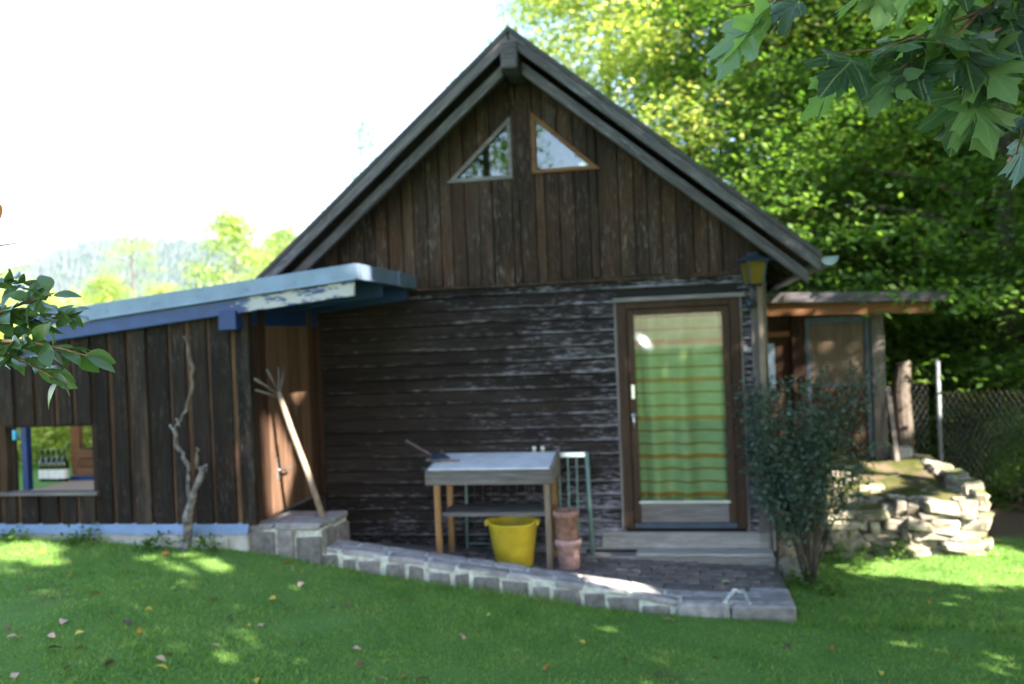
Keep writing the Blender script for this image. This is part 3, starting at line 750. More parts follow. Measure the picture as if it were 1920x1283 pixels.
# counter with bottles
ct = thing('bench', (-3.6, -.8, .5), 'sunlit wooden bench with blue back edge inside the shed window', 'bench')
B().box(-4.5, -2.7, -1.30, -.62, .76, .80).build('top', M['orange_wood_y'], ct, bevel=.006)
B().box(-4.5, -2.7, -.619, -.59, .75, .84).build('back_edge', M['blue'], ct, bevel=.004)
for lx_, ly_ in ((-4.4,-1.2),(-2.8,-1.2),(-4.4,-.7),(-2.8,-.7)): B().box(lx_-.03, lx_+.03, ly_-.03, ly_+.03, .5, .759).build('leg', M['orange_wood'], ct)
M['bottle'] = plain('dark_bottle_glass', (.02,.035,.012), .12, namt=.1, bmp=0, spec=.6)
for i, px in enumerate((80, 91, 101, 111, 121)):
    p = at_z(px, 900-.28*(px-80), 0.80)
    p.y = max(-1.2, min(-.68, p.y))
    p = at_y(px, 870, p.y); c = (p.x, p.y, .801)
    bt = thing('wine_bottle', c, 'dark wine bottle with white label standing in the shed window row', 'bottle', 'wine bottles on the bench')
    B().lathe(c, [(.0,0),(.036,.002),(.037,.17),(.032,.2),(.015,.235),(.014,.29),(.016,.292),(.016,.31),(0,.31)], 14).build('glass', M['bottle'], bt, smooth=True)
    B().lathe(c, [(.0378,.03),(.0378,.12)], 14).build('paper_label', M['white'], bt, smooth=True)
bx = thing('storage_box', at_y(164, 885, -.3), 'brown wooden crate beside the orange post in the shed', 'crate')
p = at_y(164, 870, -.3)
for i in range(3): B().box(p.x-.12, p.x+.12, -.3, -.28, p.z-.12+i*.09, p.z-.04+i*.09).build('slat', M['orange_wood_x'], bx, bevel=.004)
for i in range(3): B().box(p.x-.12, p.x+.12, -.06, -.04, p.z-.12+i*.09, p.z-.04+i*.09).build('slat', M['orange_wood_x'], bx, bevel=.004)
for sx in (-1, 1): B().box(p.x+sx*.11-.01, p.x+sx*.11+.01, -.279, -.061, p.z-.12, p.z+.14).build('end_panel', M['orange_wood_x'], bx)
bs_ = thing('stand', (p.x, -.17, .5), 'plain wooden stool carrying the brown crate in the shed', 'stool')
B().box(p.x-.16, p.x+.16, -.33, -.01, p.z-.16, p.z-.122).build('seat', M['orange_wood_x'], bs_)
for sx in (-1, 1):
    for yy in (-.3, -.05): B().box(p.x+sx*.12-.02, p.x+sx*.12+.02, yy-.02, yy+.02, .5, p.z-.161).build('leg', M['orange_wood'], bs_)
p = at_y(27, 816, -.46)
tb = B().box(p.x-.09, p.x+.09, -.56, -.501, p.z-.045, p.z+.05).build('wall_box', M['turquoise'], bevel=.012)
tag(tb, 'small turquoise box fixed to the panel inside the shed', 'box')

# ------------------------------------------------------------------ terrace: step block, low wall, pavers
WX = [-1.6, -.65, 0, .94, 1.26, 2.2]; WZ = [.375, .245, .155, .03, -.035, -.045]
wall_z = lambda x: float(np.interp(x, WX, WZ))
terr_z = lambda x: -.045 - .045*(x-1)
b = B()
for a, c in zip((-1.6, .2, 1.0), (.2, 1.0, 2.16)):
    b.add([(a,-1.25,-.4),(c,-1.25,-.4),(c,-.02,-.4),(a,-.02,-.4),(a,-1.25,terr_z(a)-.012),(c,-1.25,terr_z(c)-.012),(c,-.02,terr_z(c)-.012),(a,-.02,terr_z(a)-.012)], [(3,2,1,0),(4,5,6,7),(0,1,5,4),(1,2,6,5),(2,3,7,6),(3,0,4,7)])
terrace = tag(b.build('terrace', M['joint']), kind='structure')
rng = random.Random(21)
y = -1.18; row = 0
while y < -.28:
    x = -1.5 + (.1 if row % 2 else 0)
    while x < 2.1:
        wd = .195; xe = min(x+wd, 2.12); z = terr_z((x+xe)/2)
        if xe-x > .05:
            b = B(); b.stone(((x+xe)/2, y+.072, z-.03+rng.uniform(-.004, .003)), (xe-x-.008, .137, .06), Matrix.Rotation(rng.uniform(-.02,.02), 3, 'Z'), .03, .1, rng); b.build('paver', M['paver'], terrace)
        x += wd+.004
    y += .148; row += 1
low = thing('garden_wall', (.3, -1.35, -.2), 'low grey stone wall with pale mortar sloping along the terrace edge', 'stone wall')
b = B(); k = 24
for i in range(k):
    a, c = -1.6+i*3.72/k, -1.6+(i+1)*3.72/k; za, zc = wall_z(a)-.003, wall_z(c)-.003
    b.add([(a,-1.488,-.5),(c,-1.488,-.5),(c,-1.2,-.5),(a,-1.2,-.5),(a,-1.488,za),(c,-1.488,zc),(c,-1.2,zc),(a,-1.2,za)], [(4,5,6,7),(0,1,5,4),(2,3,7,6)] + ([(3,0,4,7)] if i == 0 else []) + ([(1,2,6,5)] if i == k-1 else []))
b.build('mortar', M['mortar'], low)
rng = random.Random(33)
x = -1.58
while x < 2.05:
    wd = rng.uniform(.13, .26); xe = min(x+wd, 2.12); xm = (x+xe)/2
    top = wall_z(xm)-rng.uniform(.045, .065); bot = float(lawn_z(xm, -1.52))-.06
    if top-bot > .04:
        B().stone((xm, -1.465, (top+bot)/2), (xe-x-rng.uniform(.022, .04), .07, top-bot), Matrix.Rotation(rng.uniform(-.05,.05), 3, 'Y'), .12, .16, rng).build('stone', M['stone'], low)
    x = xe
for (ya, yb, ph) in ((-1.50, -1.36, 0), (-1.355, -1.20, .14)):
    x = -1.6+ph*.4
    while x < 2.1:
        wd = rng.uniform(.2, .42); xe = min(x+wd, 2.13)
        if xe-x > .08:
            xm = (x+xe)/2; sl = math.atan2(wall_z(xe)-wall_z(x), xe-x)
            B().stone((xm, (ya+yb)/2+rng.uniform(-.006,.006), wall_z(xm)-.018+rng.uniform(-.004,.006)), (xe-x-rng.uniform(.014,.03), yb-ya-rng.uniform(.006,.02), .05), Matrix.Rotation(-sl, 3, 'Y') @ Matrix.Rotation(rng.uniform(-.05,.05), 3, 'Z'), .07, .2, rng).build('cap_stone', M['flag'], low)
        x = xe
# broad end slab with its white mortar seams
for (a, c, ya, yb, sd) in ((1.30, 1.685, -1.545, -1.2, 3), (1.695, 2.16, -1.55, -1.19, 8), (1.24, 1.5, -1.2, -1.03, 5), (1.86, 2.16, -1.18, -.98, 6)):
    b = B(); b.stone(((a+c)/2, (ya+yb)/2, -.108 if ya < -1.4 else -.137), (c-a, yb-ya, .14), Matrix.Rotation(.02*(sd % 3-1), 3, 'Z'), .05, .12, random.Random(sd)); b.build('end_slab', M['flag'], low)
for (qa, qb) in (((1358,1132),(1378,1106)), ((1378,1106),(1388,1112)), ((1388,1112),(1392,1106)), ((1392,1106),(1406,1134))):
    a, c = at_z(*qa, -.036), at_z(*qb, -.036); B().bar(a, c, .028, .022).build('mortar_seam', M['mortar'], low, bevel=.005)
# step block beside the shed door
blk = thing('step_block', (-1.9, -1.25, .2), 'square stone step with flagstone top beside the shed door', 'step')
B().box(-2.27, -1.53, -1.50, -.95, -.2, .525).build('mortar', M['mortar'], blk, bevel=.02)
rng = random.Random(5)
for (a, c, za, zb_) in ((-2.27,-1.93,.2,.50), (-1.92,-1.76,.18,.515), (-1.75,-1.53,.12,.45)):
    B().stone(((a+c)/2, -1.505, (za+zb_)/2), (c-a-.02, .06, zb_-za), None, .07, .14, rng).build('stone', M['stone'], blk)
for (a, c, za, zb_) in ((-1.5,-1.28,.3,.5), (-1.26,-.97,.12,.48)):
    B().stone((-1.525, (a+c)/2, (za+zb_)/2), (.06, c-a-.02, zb_-za), None, .07, .14, rng).build('stone', M['stone'], blk)
for (a, c, ya, yb) in ((-2.28,-1.95,-1.53,-1.25), (-1.94,-1.52,-1.54,-1.3), (-2.07,-1.7,-1.24,-.96), (-1.69,-1.5,-1.29,-.95)):
    B().stone(((a+c)/2, (ya+yb)/2, .535+rng.uniform(-.005,.006)), (c-a-.012, yb-ya-.012, .055), Matrix.Rotation(rng.uniform(-.06,.06), 3, 'Z'), .09, .2, rng).build('flagstone', M['flag'], blk)
B().box(-2.66, -2.31, -1.60, -1.572, .2, .47).build('block', M['concrete'], annex, bevel=.015)

# wooden fork leaning on the shed wall
fk = thing('wooden_fork', (-1.6, -1.3, .56), 'pale wooden pole with five splayed prongs leaning on the step', 'wooden fork')
a = Vector((-1.60, -1.30, .565)); t = at_x(522, 735, -1.98); 
dirn = (t-a).normalized()
B().tube([a, a.lerp(t, .35)+Vector((.006,0,.004)), a.lerp(t, .7)-Vector((.004,0,0)), t], [.027,.027,.026,.022], 10).build('pole', M['pole_wood'], fk, smooth=True)
for (qa, qb) in (((527,748),(480,732)), ((523,742),(478,711)), ((522,738),(500,693)), ((522,735),(522,688)), ((524,735),(533,690))):
    p0, p1 = at_x(*qa, -1.98), at_x(*qb, -2.03)
    B().tube([p0, (p0+p1)/2+Vector((.005,0,.004)), p1], [.010,.011,.010], 7).build('prong', M['grey_wood_z'], fk, smooth=True)

# ------------------------------------------------------------------ potting table
tx0, tx1, ty0, ty1, tz = -.87, .27, -.72, -.18, .865
pt = thing('potting_table', (-.3, -.45, 0), 'weathered potting table with grey metal top on orange wooden legs', 'table')
B().box(tx0, tx1, ty0-.02, ty0+.01, tz-.13, tz-.002).build('front_board', M['grey_wood'], pt, bevel=.006)
B().box(tx0+.01, tx1-.01, ty1-.01, ty1+.015, tz-.1, tz+.075).build('back_board', M['grey_wood'], pt, bevel=.006)
for xx in (tx0+.005, tx1-.03):
    B().add([(xx,ty0+.011,tz-.12),(xx+.025,ty0+.011,tz-.12),(xx+.025,ty1-.011,tz-.12),(xx,ty1-.011,tz-.12),(xx,ty0+.011,tz+.002),(xx+.025,ty0+.011,tz+.002),(xx+.025,ty1-.011,tz+.105),(xx,ty1-.011,tz+.105)], [(3,2,1,0),(4,5,6,7),(0,1,5,4),(1,2,6,5),(2,3,7,6),(3,0,4,7)]).build('side_board', M['grey_wood'], pt, bevel=.004)
b = B(); b.add([(tx0+.03,ty0-.015,tz+.002),(tx1-.03,ty0-.015,tz+.002),(tx1-.03,ty1-.012,tz+.068),(tx0+.03,ty1-.012,tz+.068),(tx0+.03,ty0-.015,tz+.012),(tx1-.03,ty0-.015,tz+.012),(tx1-.03,ty1-.012,tz+.08),(tx0+.03,ty1-.012,tz+.08)], [(3,2,1,0),(4,5,6,7),(0,1,5,4),(1,2,6,5),(2,3,7,6),(3,0,4,7)])
b.build('top', M['tabletop'], pt, bevel=.003)
for xx in (tx0+.09, tx1-.06):
    for yy, sp in ((ty0+.05, 0), (ty1-.06, 0)):
        B().bar((xx, yy, tz-.004), (xx, yy, terr_z(xx)-.004), .052, .045, (0,1,0)).build('leg', M['leg_wood'] if xx < 0 or yy > -.4 else M['pole_wood'], pt, bevel=.004)
B().box(tx0+.117, tx1-.087, ty0+.06, ty1-.07, .44, .475).build('shelf', M['grey_wood'], pt, bevel=.005)
# garden shears on the table
sh = thing('garden_shears', at_y(815, 858, -.45), 'old rusty garden shears lying open on the potting table', 'shears')
p0 = at_y(812, 857, -.42); p1 = at_y(760, 827, -.42)
B().bar(p0, p1, .05, .016, (0,.6,.8)).build('handle', M['rust'], sh, bevel=.004)
q0 = at_y(800, 862, -.5); B().bar(q0, at_y(862, 866, -.5), .02, .03).build('blade', M['rust'], sh, bevel=.003)
B().add([at_y(805,862,-.55), at_y(845,858,-.5), at_y(832,850,-.40), at_y(808,850,-.40), at_y(805,866,-.55), at_y(845,861,-.5), at_y(832,853,-.40), at_y(808,853,-.40)], [(0,1,2,3),(7,6,5,4),(0,4,5,1),(1,5,6,2),(2,6,7,3),(3,7,4,0)]).build('blade', M['iron'], sh, bevel=.002)
# green grille leaning against the wall
gr = thing('metal_grille', (-.1, -.12, 0), 'green metal grille with thin bars leaning on the wall behind the table', 'grille')
gp = lambda x, z: Vector((x, -.145+.08*(z/.9), z))
zt = .905
B().tube([gp(.50, zt+.01), gp(.53, terr_z(.53)-.003)], .02, 8).build('upright', M['green_metal'], gr, smooth=True)
B().tube([gp(-.66, zt), gp(-.66, .0)], .012, 8).build('upright', M['green_metal'], gr, smooth=True)
B().bar(gp(-.66, zt-.01), gp(.51, zt-.01), .014, .045, (0,.1,1)).build('top_rail', M['steel'], gr, bevel=.003)
B().tube([gp(-.66, .08), gp(.52, .08)], .007, 6).build('bottom_rail', M['green_metal'], gr)
for i in range(13):
    xx = -.58 + i*.082; B().tube([gp(xx, zt-.02), gp(xx, .08)], .0035 if xx < .2 else .009, 6).build('rod', M['green_metal' if xx > .2 else 'iron'], gr)
for px in (1001, 1017):
    p = at_y(px, 846, -.1); p.z = zt+.008
    o = B().lathe((p.x, -.075, p.z), [(.0,0),(.017,.001),(.012,.015),(.012,.035),(.02,.04),(.02,.06),(.01,.068),(0,.069)], 12).build('porcelain_knob', M['ceramic'], smooth=True)
    tag(o, 'small pale porcelain knob on top of the green grille', 'knob', 'porcelain knobs on the grille')
# bucket and pots
bz = terr_z(-.12)
bk = thing('bucket', (-.115, -.62, bz), 'yellow plastic tub standing under the potting table', 'bucket')
prof = [(.0,.008),(.155,.0),(.165,.01),(.222,.375),(.228,.38),(.229,.388),(.22,.39),(.214,.378),(.157,.02),(0,.018)]
b = B(); n = 40; c = (-.115, -.62, bz)
b.lathe(c, prof, n)
b.v = [(x, y, z + (.022*max(0, abs(math.cos(math.atan2(y-c[1], x-c[0])))-.8)/.2 if z-c[2] > .3 else 0)) for x, y, z in b.v]
b.build('body', M['yellow'], bk, smooth=True)
for sx in (-1, 1):
    p = Vector((c[0]+sx*.225, c[1], c[2]+.36)); B().tube([p+Vector((0,-.07,0)), p+Vector((sx*.008,-.05,.035)), p+Vector((sx*.008,.05,.035)), p+Vector((0,.07,0))], .011, 8).build('grip', M['yellow'], bk, smooth=True)
pz = terr_z(.38)
def pot(z, mat, label, lean):
    o = thing('clay_pot', (.37, -.62, z), label, 'pot')
    B().lathe((.37+lean, -.62, z), [(0,.004),(.088,0),(.094,.008),(.104,.20),(.118,.203),(.119,.255),(.108,.258),(.098,.25),(.094,.2),(.08,.02),(0,.018)], 28).build('body', mat, o, smooth=True)
pot(pz, M['terracotta_pink'], 'pink clay pot standing beneath another pot beside the table', 0)
pot(pz+.25, M['terracotta'], 'brown clay pot stacked on the pink pot beside the table', -.012)

# ------------------------------------------------------------------ dry stone wall and bank on the right
def bank_z(x, y):
    f = np.interp(x, [2.0, 2.6, 3.4, 4.25], [.15, .18, .24, .33]); b_ = .42
    t = np.clip((y-.75)/1.9, 0, 1)
    return f*(1-t) + b_*t + .03*math.sin(5*x+2*y)+.02*math.sin(9*y-4*x)
b = B(); nx, ny = 26, 30
for j in range(ny):
    for i in range(nx):
        xx = 2.15+i*2.03/(nx-1); yy = .78+j*5.2/(ny-1); e = max(0, (xx-4.05)/.12)
        b.v.append((xx, yy, float(bank_z(xx, yy)) - .2*e))
b.f = [(j*nx+i, j*nx+i+1, (j+1)*nx+i+1, (j+1)*nx+i) for j in range(ny-1) for i in range(nx-1)]
base = len(b.v)
for j in range(ny): x_, y_, z_ = b.v[j*nx+nx-1]; b.v.append((x_+.05, y_, -.4))
for j in range(ny-1): b.f.append((j*nx+nx-1, base+j, base+j+1, (j+1)*nx+nx-1))
base2 = len(b.v)
for i in range(nx): x_, y_, z_ = b.v[i]; b.v.append((x_, y_-.01, -.4))
for i in range(nx-1): b.f.append((i+1, i, base2+i, base2+i+1))
tag(b.build('earth_bank', M['bank'], smooth=True), kind='structure')
dw = thing('dry_stone_wall', (3.2, .75, -.2), 'rough dry stone wall holding the mossy bank beside the outbuilding', 'stone wall')
rng = random.Random(77)
def rot_r(a=.15): return Matrix.Rotation(rng.uniform(-a,a), 3, 'X') @ Matrix.Rotation(rng.uniform(-a,a), 3, 'Y') @ Matrix.Rotation(rng.uniform(-a,a), 3, 'Z')
x = 2.2
zcur = lambda xx: float(np.interp(xx, [2.0, 2.6, 3.4, 4.25], [.16, .19, .26, .36]))
lvl = -.28
while lvl < .36:
    h = rng.uniform(.055, .125); x = 2.2+rng.uniform(-.05, .05)
    while x < 4.1:
        wd = min(rng.uniform(.09, .36), max(.08, 4.2-x)); xm = x+wd/2
        if lvl+h*.6 < zcur(xm):
            hh = min(h*rng.uniform(.85, 1.2), zcur(xm)-lvl+.05)
            B().stone((xm, .72+rng.uniform(-.05,.05)+ .12*(lvl+.2), lvl+hh/2), (wd*1.0, rng.uniform(.16,.3), hh*rng.uniform(.9,1.15)), rot_r(.22), .3, .2, rng).build('stone', M['rubble'], dw)
        x += wd*.98
    lvl += h*.95
lvl = -.28                                    # the return at the right-hand end
while lvl < .3:
    h = rng.uniform(.08, .15); y = .95
    while y < 2.9:
        wd = rng.uniform(.16, .36)
        B().stone((4.14+rng.uniform(-.04,.04), y+wd/2, lvl+h/2), (.22, wd*.97, h*.98), rot_r(.1), .2, .24, rng).build('stone', M['rubble'], dw)
        y += wd
    lvl += h*.96
for i in range(90):                             # stones lying along the crest
    xx = rng.uniform(2.3, 4.15); yy = rng.choice((rng.uniform(.78, 1.1), rng.uniform(.9, 2.3)))
    s = rng.uniform(.03, .2)*rng.uniform(.5, 1); B().stone((xx, yy, float(bank_z(xx, yy))-.005), (s*rng.uniform(1, 1.7), s, s*rng.uniform(.2, .4)), rot_r(.25), .2, .24, rng).build('stone', M['rubble'], dw)
for (px, py, s, lab) in ((1470, 985, .2, 'pale boulder beside the cabin corner'), (1478, 1062, .13, 'round white stone at the end of the step plank'), (1500, 1062, .13, 'round grey stone beside the white stone by the step')):
    yy = .25 if s > .15 else -.25
    p = at_y(px, py, yy); g = float(lawn_z(p.x, yy))
    o = B().stone((p.x, p.y, (p.z+g)/2), (s*1.3, s*1.2, max(.1, abs(p.z-g)+s)), rot_r(.2), .2, .28, rng).build('boulder', M['rubble']); tag(o, lab, 'stone')

# ------------------------------------------------------------------ outbuilding behind
OY = 2.9
oh = thing('outbuilding', (3.0, OY+.8, .4), 'small wooden outbuilding with flat roof and brown panel door behind the bank', 'shed')
def pbox(x0, y0, x1, y1, ya, yb, name, mat, parent=oh, bevel=.005):
    a, c = at_y(x0, y1, ya), at_y(x1, y0, ya)
    a2, c2 = at_y(x0, (y0+y1)/2, ya), at_y(x1, (y0+y1)/2, ya)
    return B().box(a2.x, c2.x, ya, yb, a.z, c.z).build(name, mat, parent, bevel=bevel)
fz = .40
def px_x(px, py=720): return at_y(px, py, OY).x
def px_z(py, px=1560): return at_y(px, py, OY).z
zr0, zr1 = px_z(592), px_z(566)
B().add([(HW+.06,OY-.35,zr1+.02),(px_x(1762,575),OY-.35,zr1-.06),(px_x(1762,575),OY+2,zr1-.06),(HW+.06,OY+2,zr1+.02),(HW+.06,OY-.35,zr1+.14),(px_x(1762,575),OY-.35,zr1+.05),(px_x(1762,575),OY+2,zr1+.05),(HW+.06,OY+2,zr1+.14)], [(3,2,1,0),(4,5,6,7),(0,1,5,4),(1,2,6,5),(2,3,7,6),(3,0,4,7)]).build('roof', M['barge'], oh, bevel=.008)
B().add([(HW+.06,OY-.28,zr0+.03),(px_x(1740,585),OY-.28,zr0-.02),(px_x(1740,585),OY-.22,zr0-.02),(HW+.06,OY-.22,zr0+.03),(HW+.06,OY-.28,zr1+.018),(px_x(1740,585),OY-.28,zr1-.062),(px_x(1740,585),OY-.22,zr1-.062),(HW+.06,OY-.22,zr1+.018)], [(3,2,1,0),(4,5,6,7),(0,1,5,4),(1,2,6,5),(2,3,7,6),(3,0,4,7)]).build('fascia', M['orange_wood_x'], oh, bevel=.005)
xL, xD0, xD1, xP1 = px_x(1487), px_x(1513), px_x(1634), px_x(1660)
B().box(xD1+.005, xP1, OY-.05, OY+.1, fz-.1, zr0+.06).build('post', M['grey_wood_z'], oh, bevel=.01)
B().box(xL, xD0-.005, OY-.04, OY+.08, fz-.1, zr0+.06).build('post', M['annex_side'], oh, bevel=.008)
dz1 = zr0-.01
d = B(); d.box(xD0, xD0+.05, OY-.02, OY+.05, fz, dz1); d.box(xD1-.06, xD1, OY-.02, OY+.05, fz, dz1); d.box(xD0+.051, xD1-.061, OY-.019, OY+.05, dz1-.09, dz1)
odoor = d.build('door', M['iron'], oh, bevel=.004)
M['panel'] = wood('door_panel', (.05,.033,.022), (.085,.06,.042), (.12,.09,.065), 'z', rough=.4)
B().box(xD0+.052, xD1-.062, OY+.005, OY+.03, fz+.9, dz1-.092).build('upper_panel', M['panel'], odoor)
for i in range(4):
    ww = (xD1-.062-xD0-.052)/4; B().box(xD0+.052+i*ww+.003, xD0+.052+(i+1)*ww-.003, OY+.005, OY+.03, fz+.04, fz+.86).build('lower_panel', M['annex_side'], odoor, bevel=.004)
B().box(xD0+.052, xD1-.062, OY+.0, OY+.03, fz+.861, fz+.899).build('rail', M['iron'], odoor)
for i in range(3):
    ww = (xL-HW-.06)/3; B().box(HW+.06+i*ww+.003, HW+.06+(i+1)*ww-.003, OY+.05, OY+.08, fz-.1, zr0+.05).build('plank', M['annex_side'], oh, bevel=.004)
B().box(HW+.1, xL-.02, OY-.02, OY+.045, px_z(628), px_z(618)).build('shelf', M['orange_wood_x'], oh)
B().box(px_x(1440), px_x(1455), OY+.03, OY+.048, px_z(730), px_z(640)).build('pale_panel', M['zinc'], oh)
B().box(HW+.06, xP1-.02, OY+.102, OY+1.9, fz-.1, fz+.0).build('floor', M['concrete'], oh)
B().box(xP1-.06, xP1-.01, OY+.101, OY+1.9, fz, zr0+.05).build('side_wall', M['annex_side'], oh)
B().box(HW+.06, xP1-.061, OY+1.85, OY+1.9, fz, zr0+.05).build('back_wall', M['annex_side'], oh)
a = at_y(1683, 862, OY-.3); o = B().bar((a.x, OY-.3, float(bank_z(a.x, OY-.3))-.02), (xP1+.02, OY-.03, 1.25), .05, .03, (0,1,0)).build('plank', M['grey_wood_z'], bevel=.004); tag(o, 'narrow grey plank leaning on the outbuilding post', 'plank')
a = at_y(1690, 860, OY-.1)
o = B().stone((a.x, OY-.1, float(bank_z(a.x, OY-.1))+.05), (.22, .2, .16), None, .05, .12, rng).build('concrete_block', M['concrete']); tag(o, 'rough concrete block at the foot of the leaning plank', 'block')
# gnarled post with wire mesh sleeve, fence
a = at_y(1700, 860, 3.1); gz = .1
o = thing('wooden_post', (a.x, 3.1, gz), 'short barky wooden post with a rotten top beside the wire fence', 'post')
t_ = at_y(1694, 680, 3.1)
B().tube([(a.x, 3.1, gz), (a.x-.01, 3.1, .7), (a.x-.03, 3.1, 1.2), (t_.x, 3.1, t_.z-.03), (t_.x-.01, 3.1, t_.z)], [.10,.10,.095,.09,.085], 12).build('trunk', M['bark'], o)
fence = thing('wire_fence', (4.8, 3.0, 0), 'sagging chain link fence with grey steel posts at the wood edge', 'fence')
fp = [at_y(1757, 700, 3.0), Vector((6.4, 2.6, 0)), Vector((8.2, 2.2, 0))]
for q in fp: B().tube([(q.x, q.y, -.3), (q.x+.01, q.y, 1.55)], .026, 8).build('post', M['post_steel'], fence, smooth=True)
def chain(name, P0, P1, h, sp=.065):
    L = (P1-P0).length; d = (P1-P0)/L; b = B(); n = int(L/sp); nz = int(h/sp)
    nrm = Vector((-d.y, d.x, 0))
    V = []
    for i in range(n):
        for s in (-1, 1):
            pts = []
            for k in range(nz+1):
                xx = i*sp + (sp/2 if (k % 2) else 0)*s
                sag = .05*math.sin(xx*2.1)*math.sin(k*sp*2)
                pts.append(P0 + d*xx + Vector((0,0,k*sp*.9)) + nrm*sag)
            for p, q in zip(pts[:-1], pts[1:]):
                e = (q-p).normalized(); u = e.cross(nrm).normalized()*.0022; v = nrm*.0022
                r = [u, -u*.5+v*.87, -u*.5-v*.87]
                for a_ in range(3): V += [p+r[a_], p+r[(a_+1) % 3], q+r[(a_+1) % 3], q+r[a_]]
    me = np_mesh(name, np.array([tuple(q) for q in V]), 4, M['wire']); o = bpy.data.objects.new(name, me); col.objects.link(o); attach(o, fence); o['kind'] = 'stuff'
chain('wire_mesh', Vector((4.12, 3.05, .1)), Vector((fp[0].x, 3.02, .1)), 1.3)
chain('wire_mesh', Vector((fp[0].x, 3.0, .0)), Vector((6.4, 2.6, .0)), 1.35)
chain('wire_mesh', Vector((6.4, 2.6, .0)), Vector((8.2, 2.2, .0)), 1.35)

# ------------------------------------------------------------------ vegetation
def leaf_cloud(centers, n_per, spread, size, rng, flat=.45, up=.55, asp=.55, cull=None):
    C = np.repeat(np.asarray(centers), n_per, 0); n = len(C)
    P = C + rng.normal(0, 1, (n, 3))*np.asarray(spread)*np.array([1, 1, flat])
    if cull is not None: P = P[cull(P)]; n = len(P)
    nr = rng.normal(0, 1, (n, 3)); nr[:, 2] = np.abs(nr[:, 2]) + up*2; nr /= np.linalg.norm(nr, axis=1)[:, None]
    d = rng.normal(0, 1, (n, 3)); d[:, 2] -= .5; d -= nr*np.sum(d*nr, 1)[:, None]; d /= np.linalg.norm(d, axis=1)[:, None]
    s = np.cross(nr, d); L = size*rng.uniform(.65, 1.3, n)[:, None]; W = L*asp
    a = P - d*L*.5; b = P + s*W*.5 - d*L*.05 + nr*L*.08; c = P + d*L*.5; e = P - s*W*.5 - d*L*.05 + nr*L*.08
    return np.stack([a, b, c, e], 1).reshape(-1, 3)
def crown_centers(rng, n, rx, ry, z0, z1, bottom=.35):
    out = []
    while len(out) < n:
        t = rng.uniform(0, 1); z = z0+(z1-z0)*t
        prof = math.sin(math.pi*(bottom+(1-bottom)*t)**.85)**.6 if t < .98 else .1
        r = math.sqrt(rng.uniform(.12, 1))*prof; a = rng.uniform(0, 2*math.pi)
        wob = 1+.25*math.sin(3*a+z*.9)
        out.append((rx*r*wob*math.cos(a), ry*r*wob*math.sin(a), z - .25*r))
    return np.array(out)
def trunk_mesh(rng, centers, h, r0, limbs=14, lean=.3):
    b = B(); k = 7; top = Vector((rng.uniform(-lean, lean), rng.uniform(-lean, lean), h))
    pts = [Vector((top.x*(i/k)**1.4 + rng.uniform(-.05,.05)*(i > 0), top.y*(i/k)**1.4 + rng.uniform(-.05,.05)*(i > 0), h*i/k - (.25 if i == 0 else 0))) for i in range(k+1)]
    b.tube(pts, [r0*(1.25 if i == 0 else 1)*(1-.85*i/k) for i in range(k+1)], 10)
    idx = rng.choice(len(centers), min(limbs, len(centers)), replace=False)
    for c in centers[idx]:
        c = Vector(c); zz = max(.12*h, min(c.z - .35*math.hypot(c.x, c.y), h*.9)); t = zz/h
        s = pts[min(int(t*k), k-1)].lerp(pts[min(int(t*k)+1, k)], t*k-int(t*k)); r = r0*(1-.85*t)*.45
        mid = s.lerp(c, .5) + Vector((rng.uniform(-.15,.15), rng.uniform(-.15,.15), rng.uniform(-.1,.25)))
        b.tube([s, mid, c], [max(r,.02), max(r*.6,.014), .008], 6)
    return b
VARIANTS = {}
def make_variant(key, seed, n_cl, n_per, rx, z0, h, spread, size, r0, flat=.4, limbs=16):
    rng = np.random.default_rng(seed)
    cs = crown_centers(rng, n_cl, rx, rx, z0, h)
    V = leaf_cloud(cs, n_per, spread, size, rng, flat)
    t = trunk_mesh(rng, cs, h*.97, r0, limbs)
    VARIANTS[key] = (V, t)
MESH = {}
def tree(name, key, mat, loc, rotz, scale, label, cat='tree', group=None):
    mk = (key, mat)
    if mk not in MESH:
        V, t = VARIANTS[key]
        cm = np_mesh('crown', V, 4, M[mat]); tm = bpy.data.meshes.new('trunk'); tm.from_pydata([tuple(p) for p in t.v], [], t.f); tm.materials.append(M['bark'])
        tm.polygons.foreach_set('use_smooth', [True]*len(tm.polygons)); MESH[mk] = (cm, tm)
    cm, tm = MESH[mk]
    root = thing(name, loc, label, cat, group)
    for nm, me in (('trunk', tm), ('crown', cm)):
        o = bpy.data.objects.new(nm, me); col.objects.link(o); o.parent = root; o.rotation_euler = (0, 0, rotz)
        o.scale = scale if hasattr(scale, '__len__') else (scale,)*3
    return root
make_variant('beech_a', 101, 400, 170, 3.4, .7, 12.5, .40, .105, .2, .32)
make_variant('beech_b', 102, 400, 170, 3.0, .4, 11.5, .38, .10, .17, .28)
make_variant('beech_c', 103, 400, 170, 3.8, .9, 13.5, .44, .11, .22, .32)
make_variant('round', 104, 240, 90, 2.4, .6, 6.2, .30, .12, .14, .6)
make_variant('bush', 105, 160, 90, 1.3, .15, 2.2, .2, .085, .06, .7, 24)
make_variant('wispy', 107, 110, 110, 2.1, .8, 5.6, .28, .13, .09, .6)
make_variant('thin', 106, 110, 55, 2.0, 2.2, 9.0, .30, .11, .12, .5)

def gl(px, d):
    p = at_d(px, 640, d); return Vector((p.x, p.y, float(lawn_z(p.x, p.y))-.02))
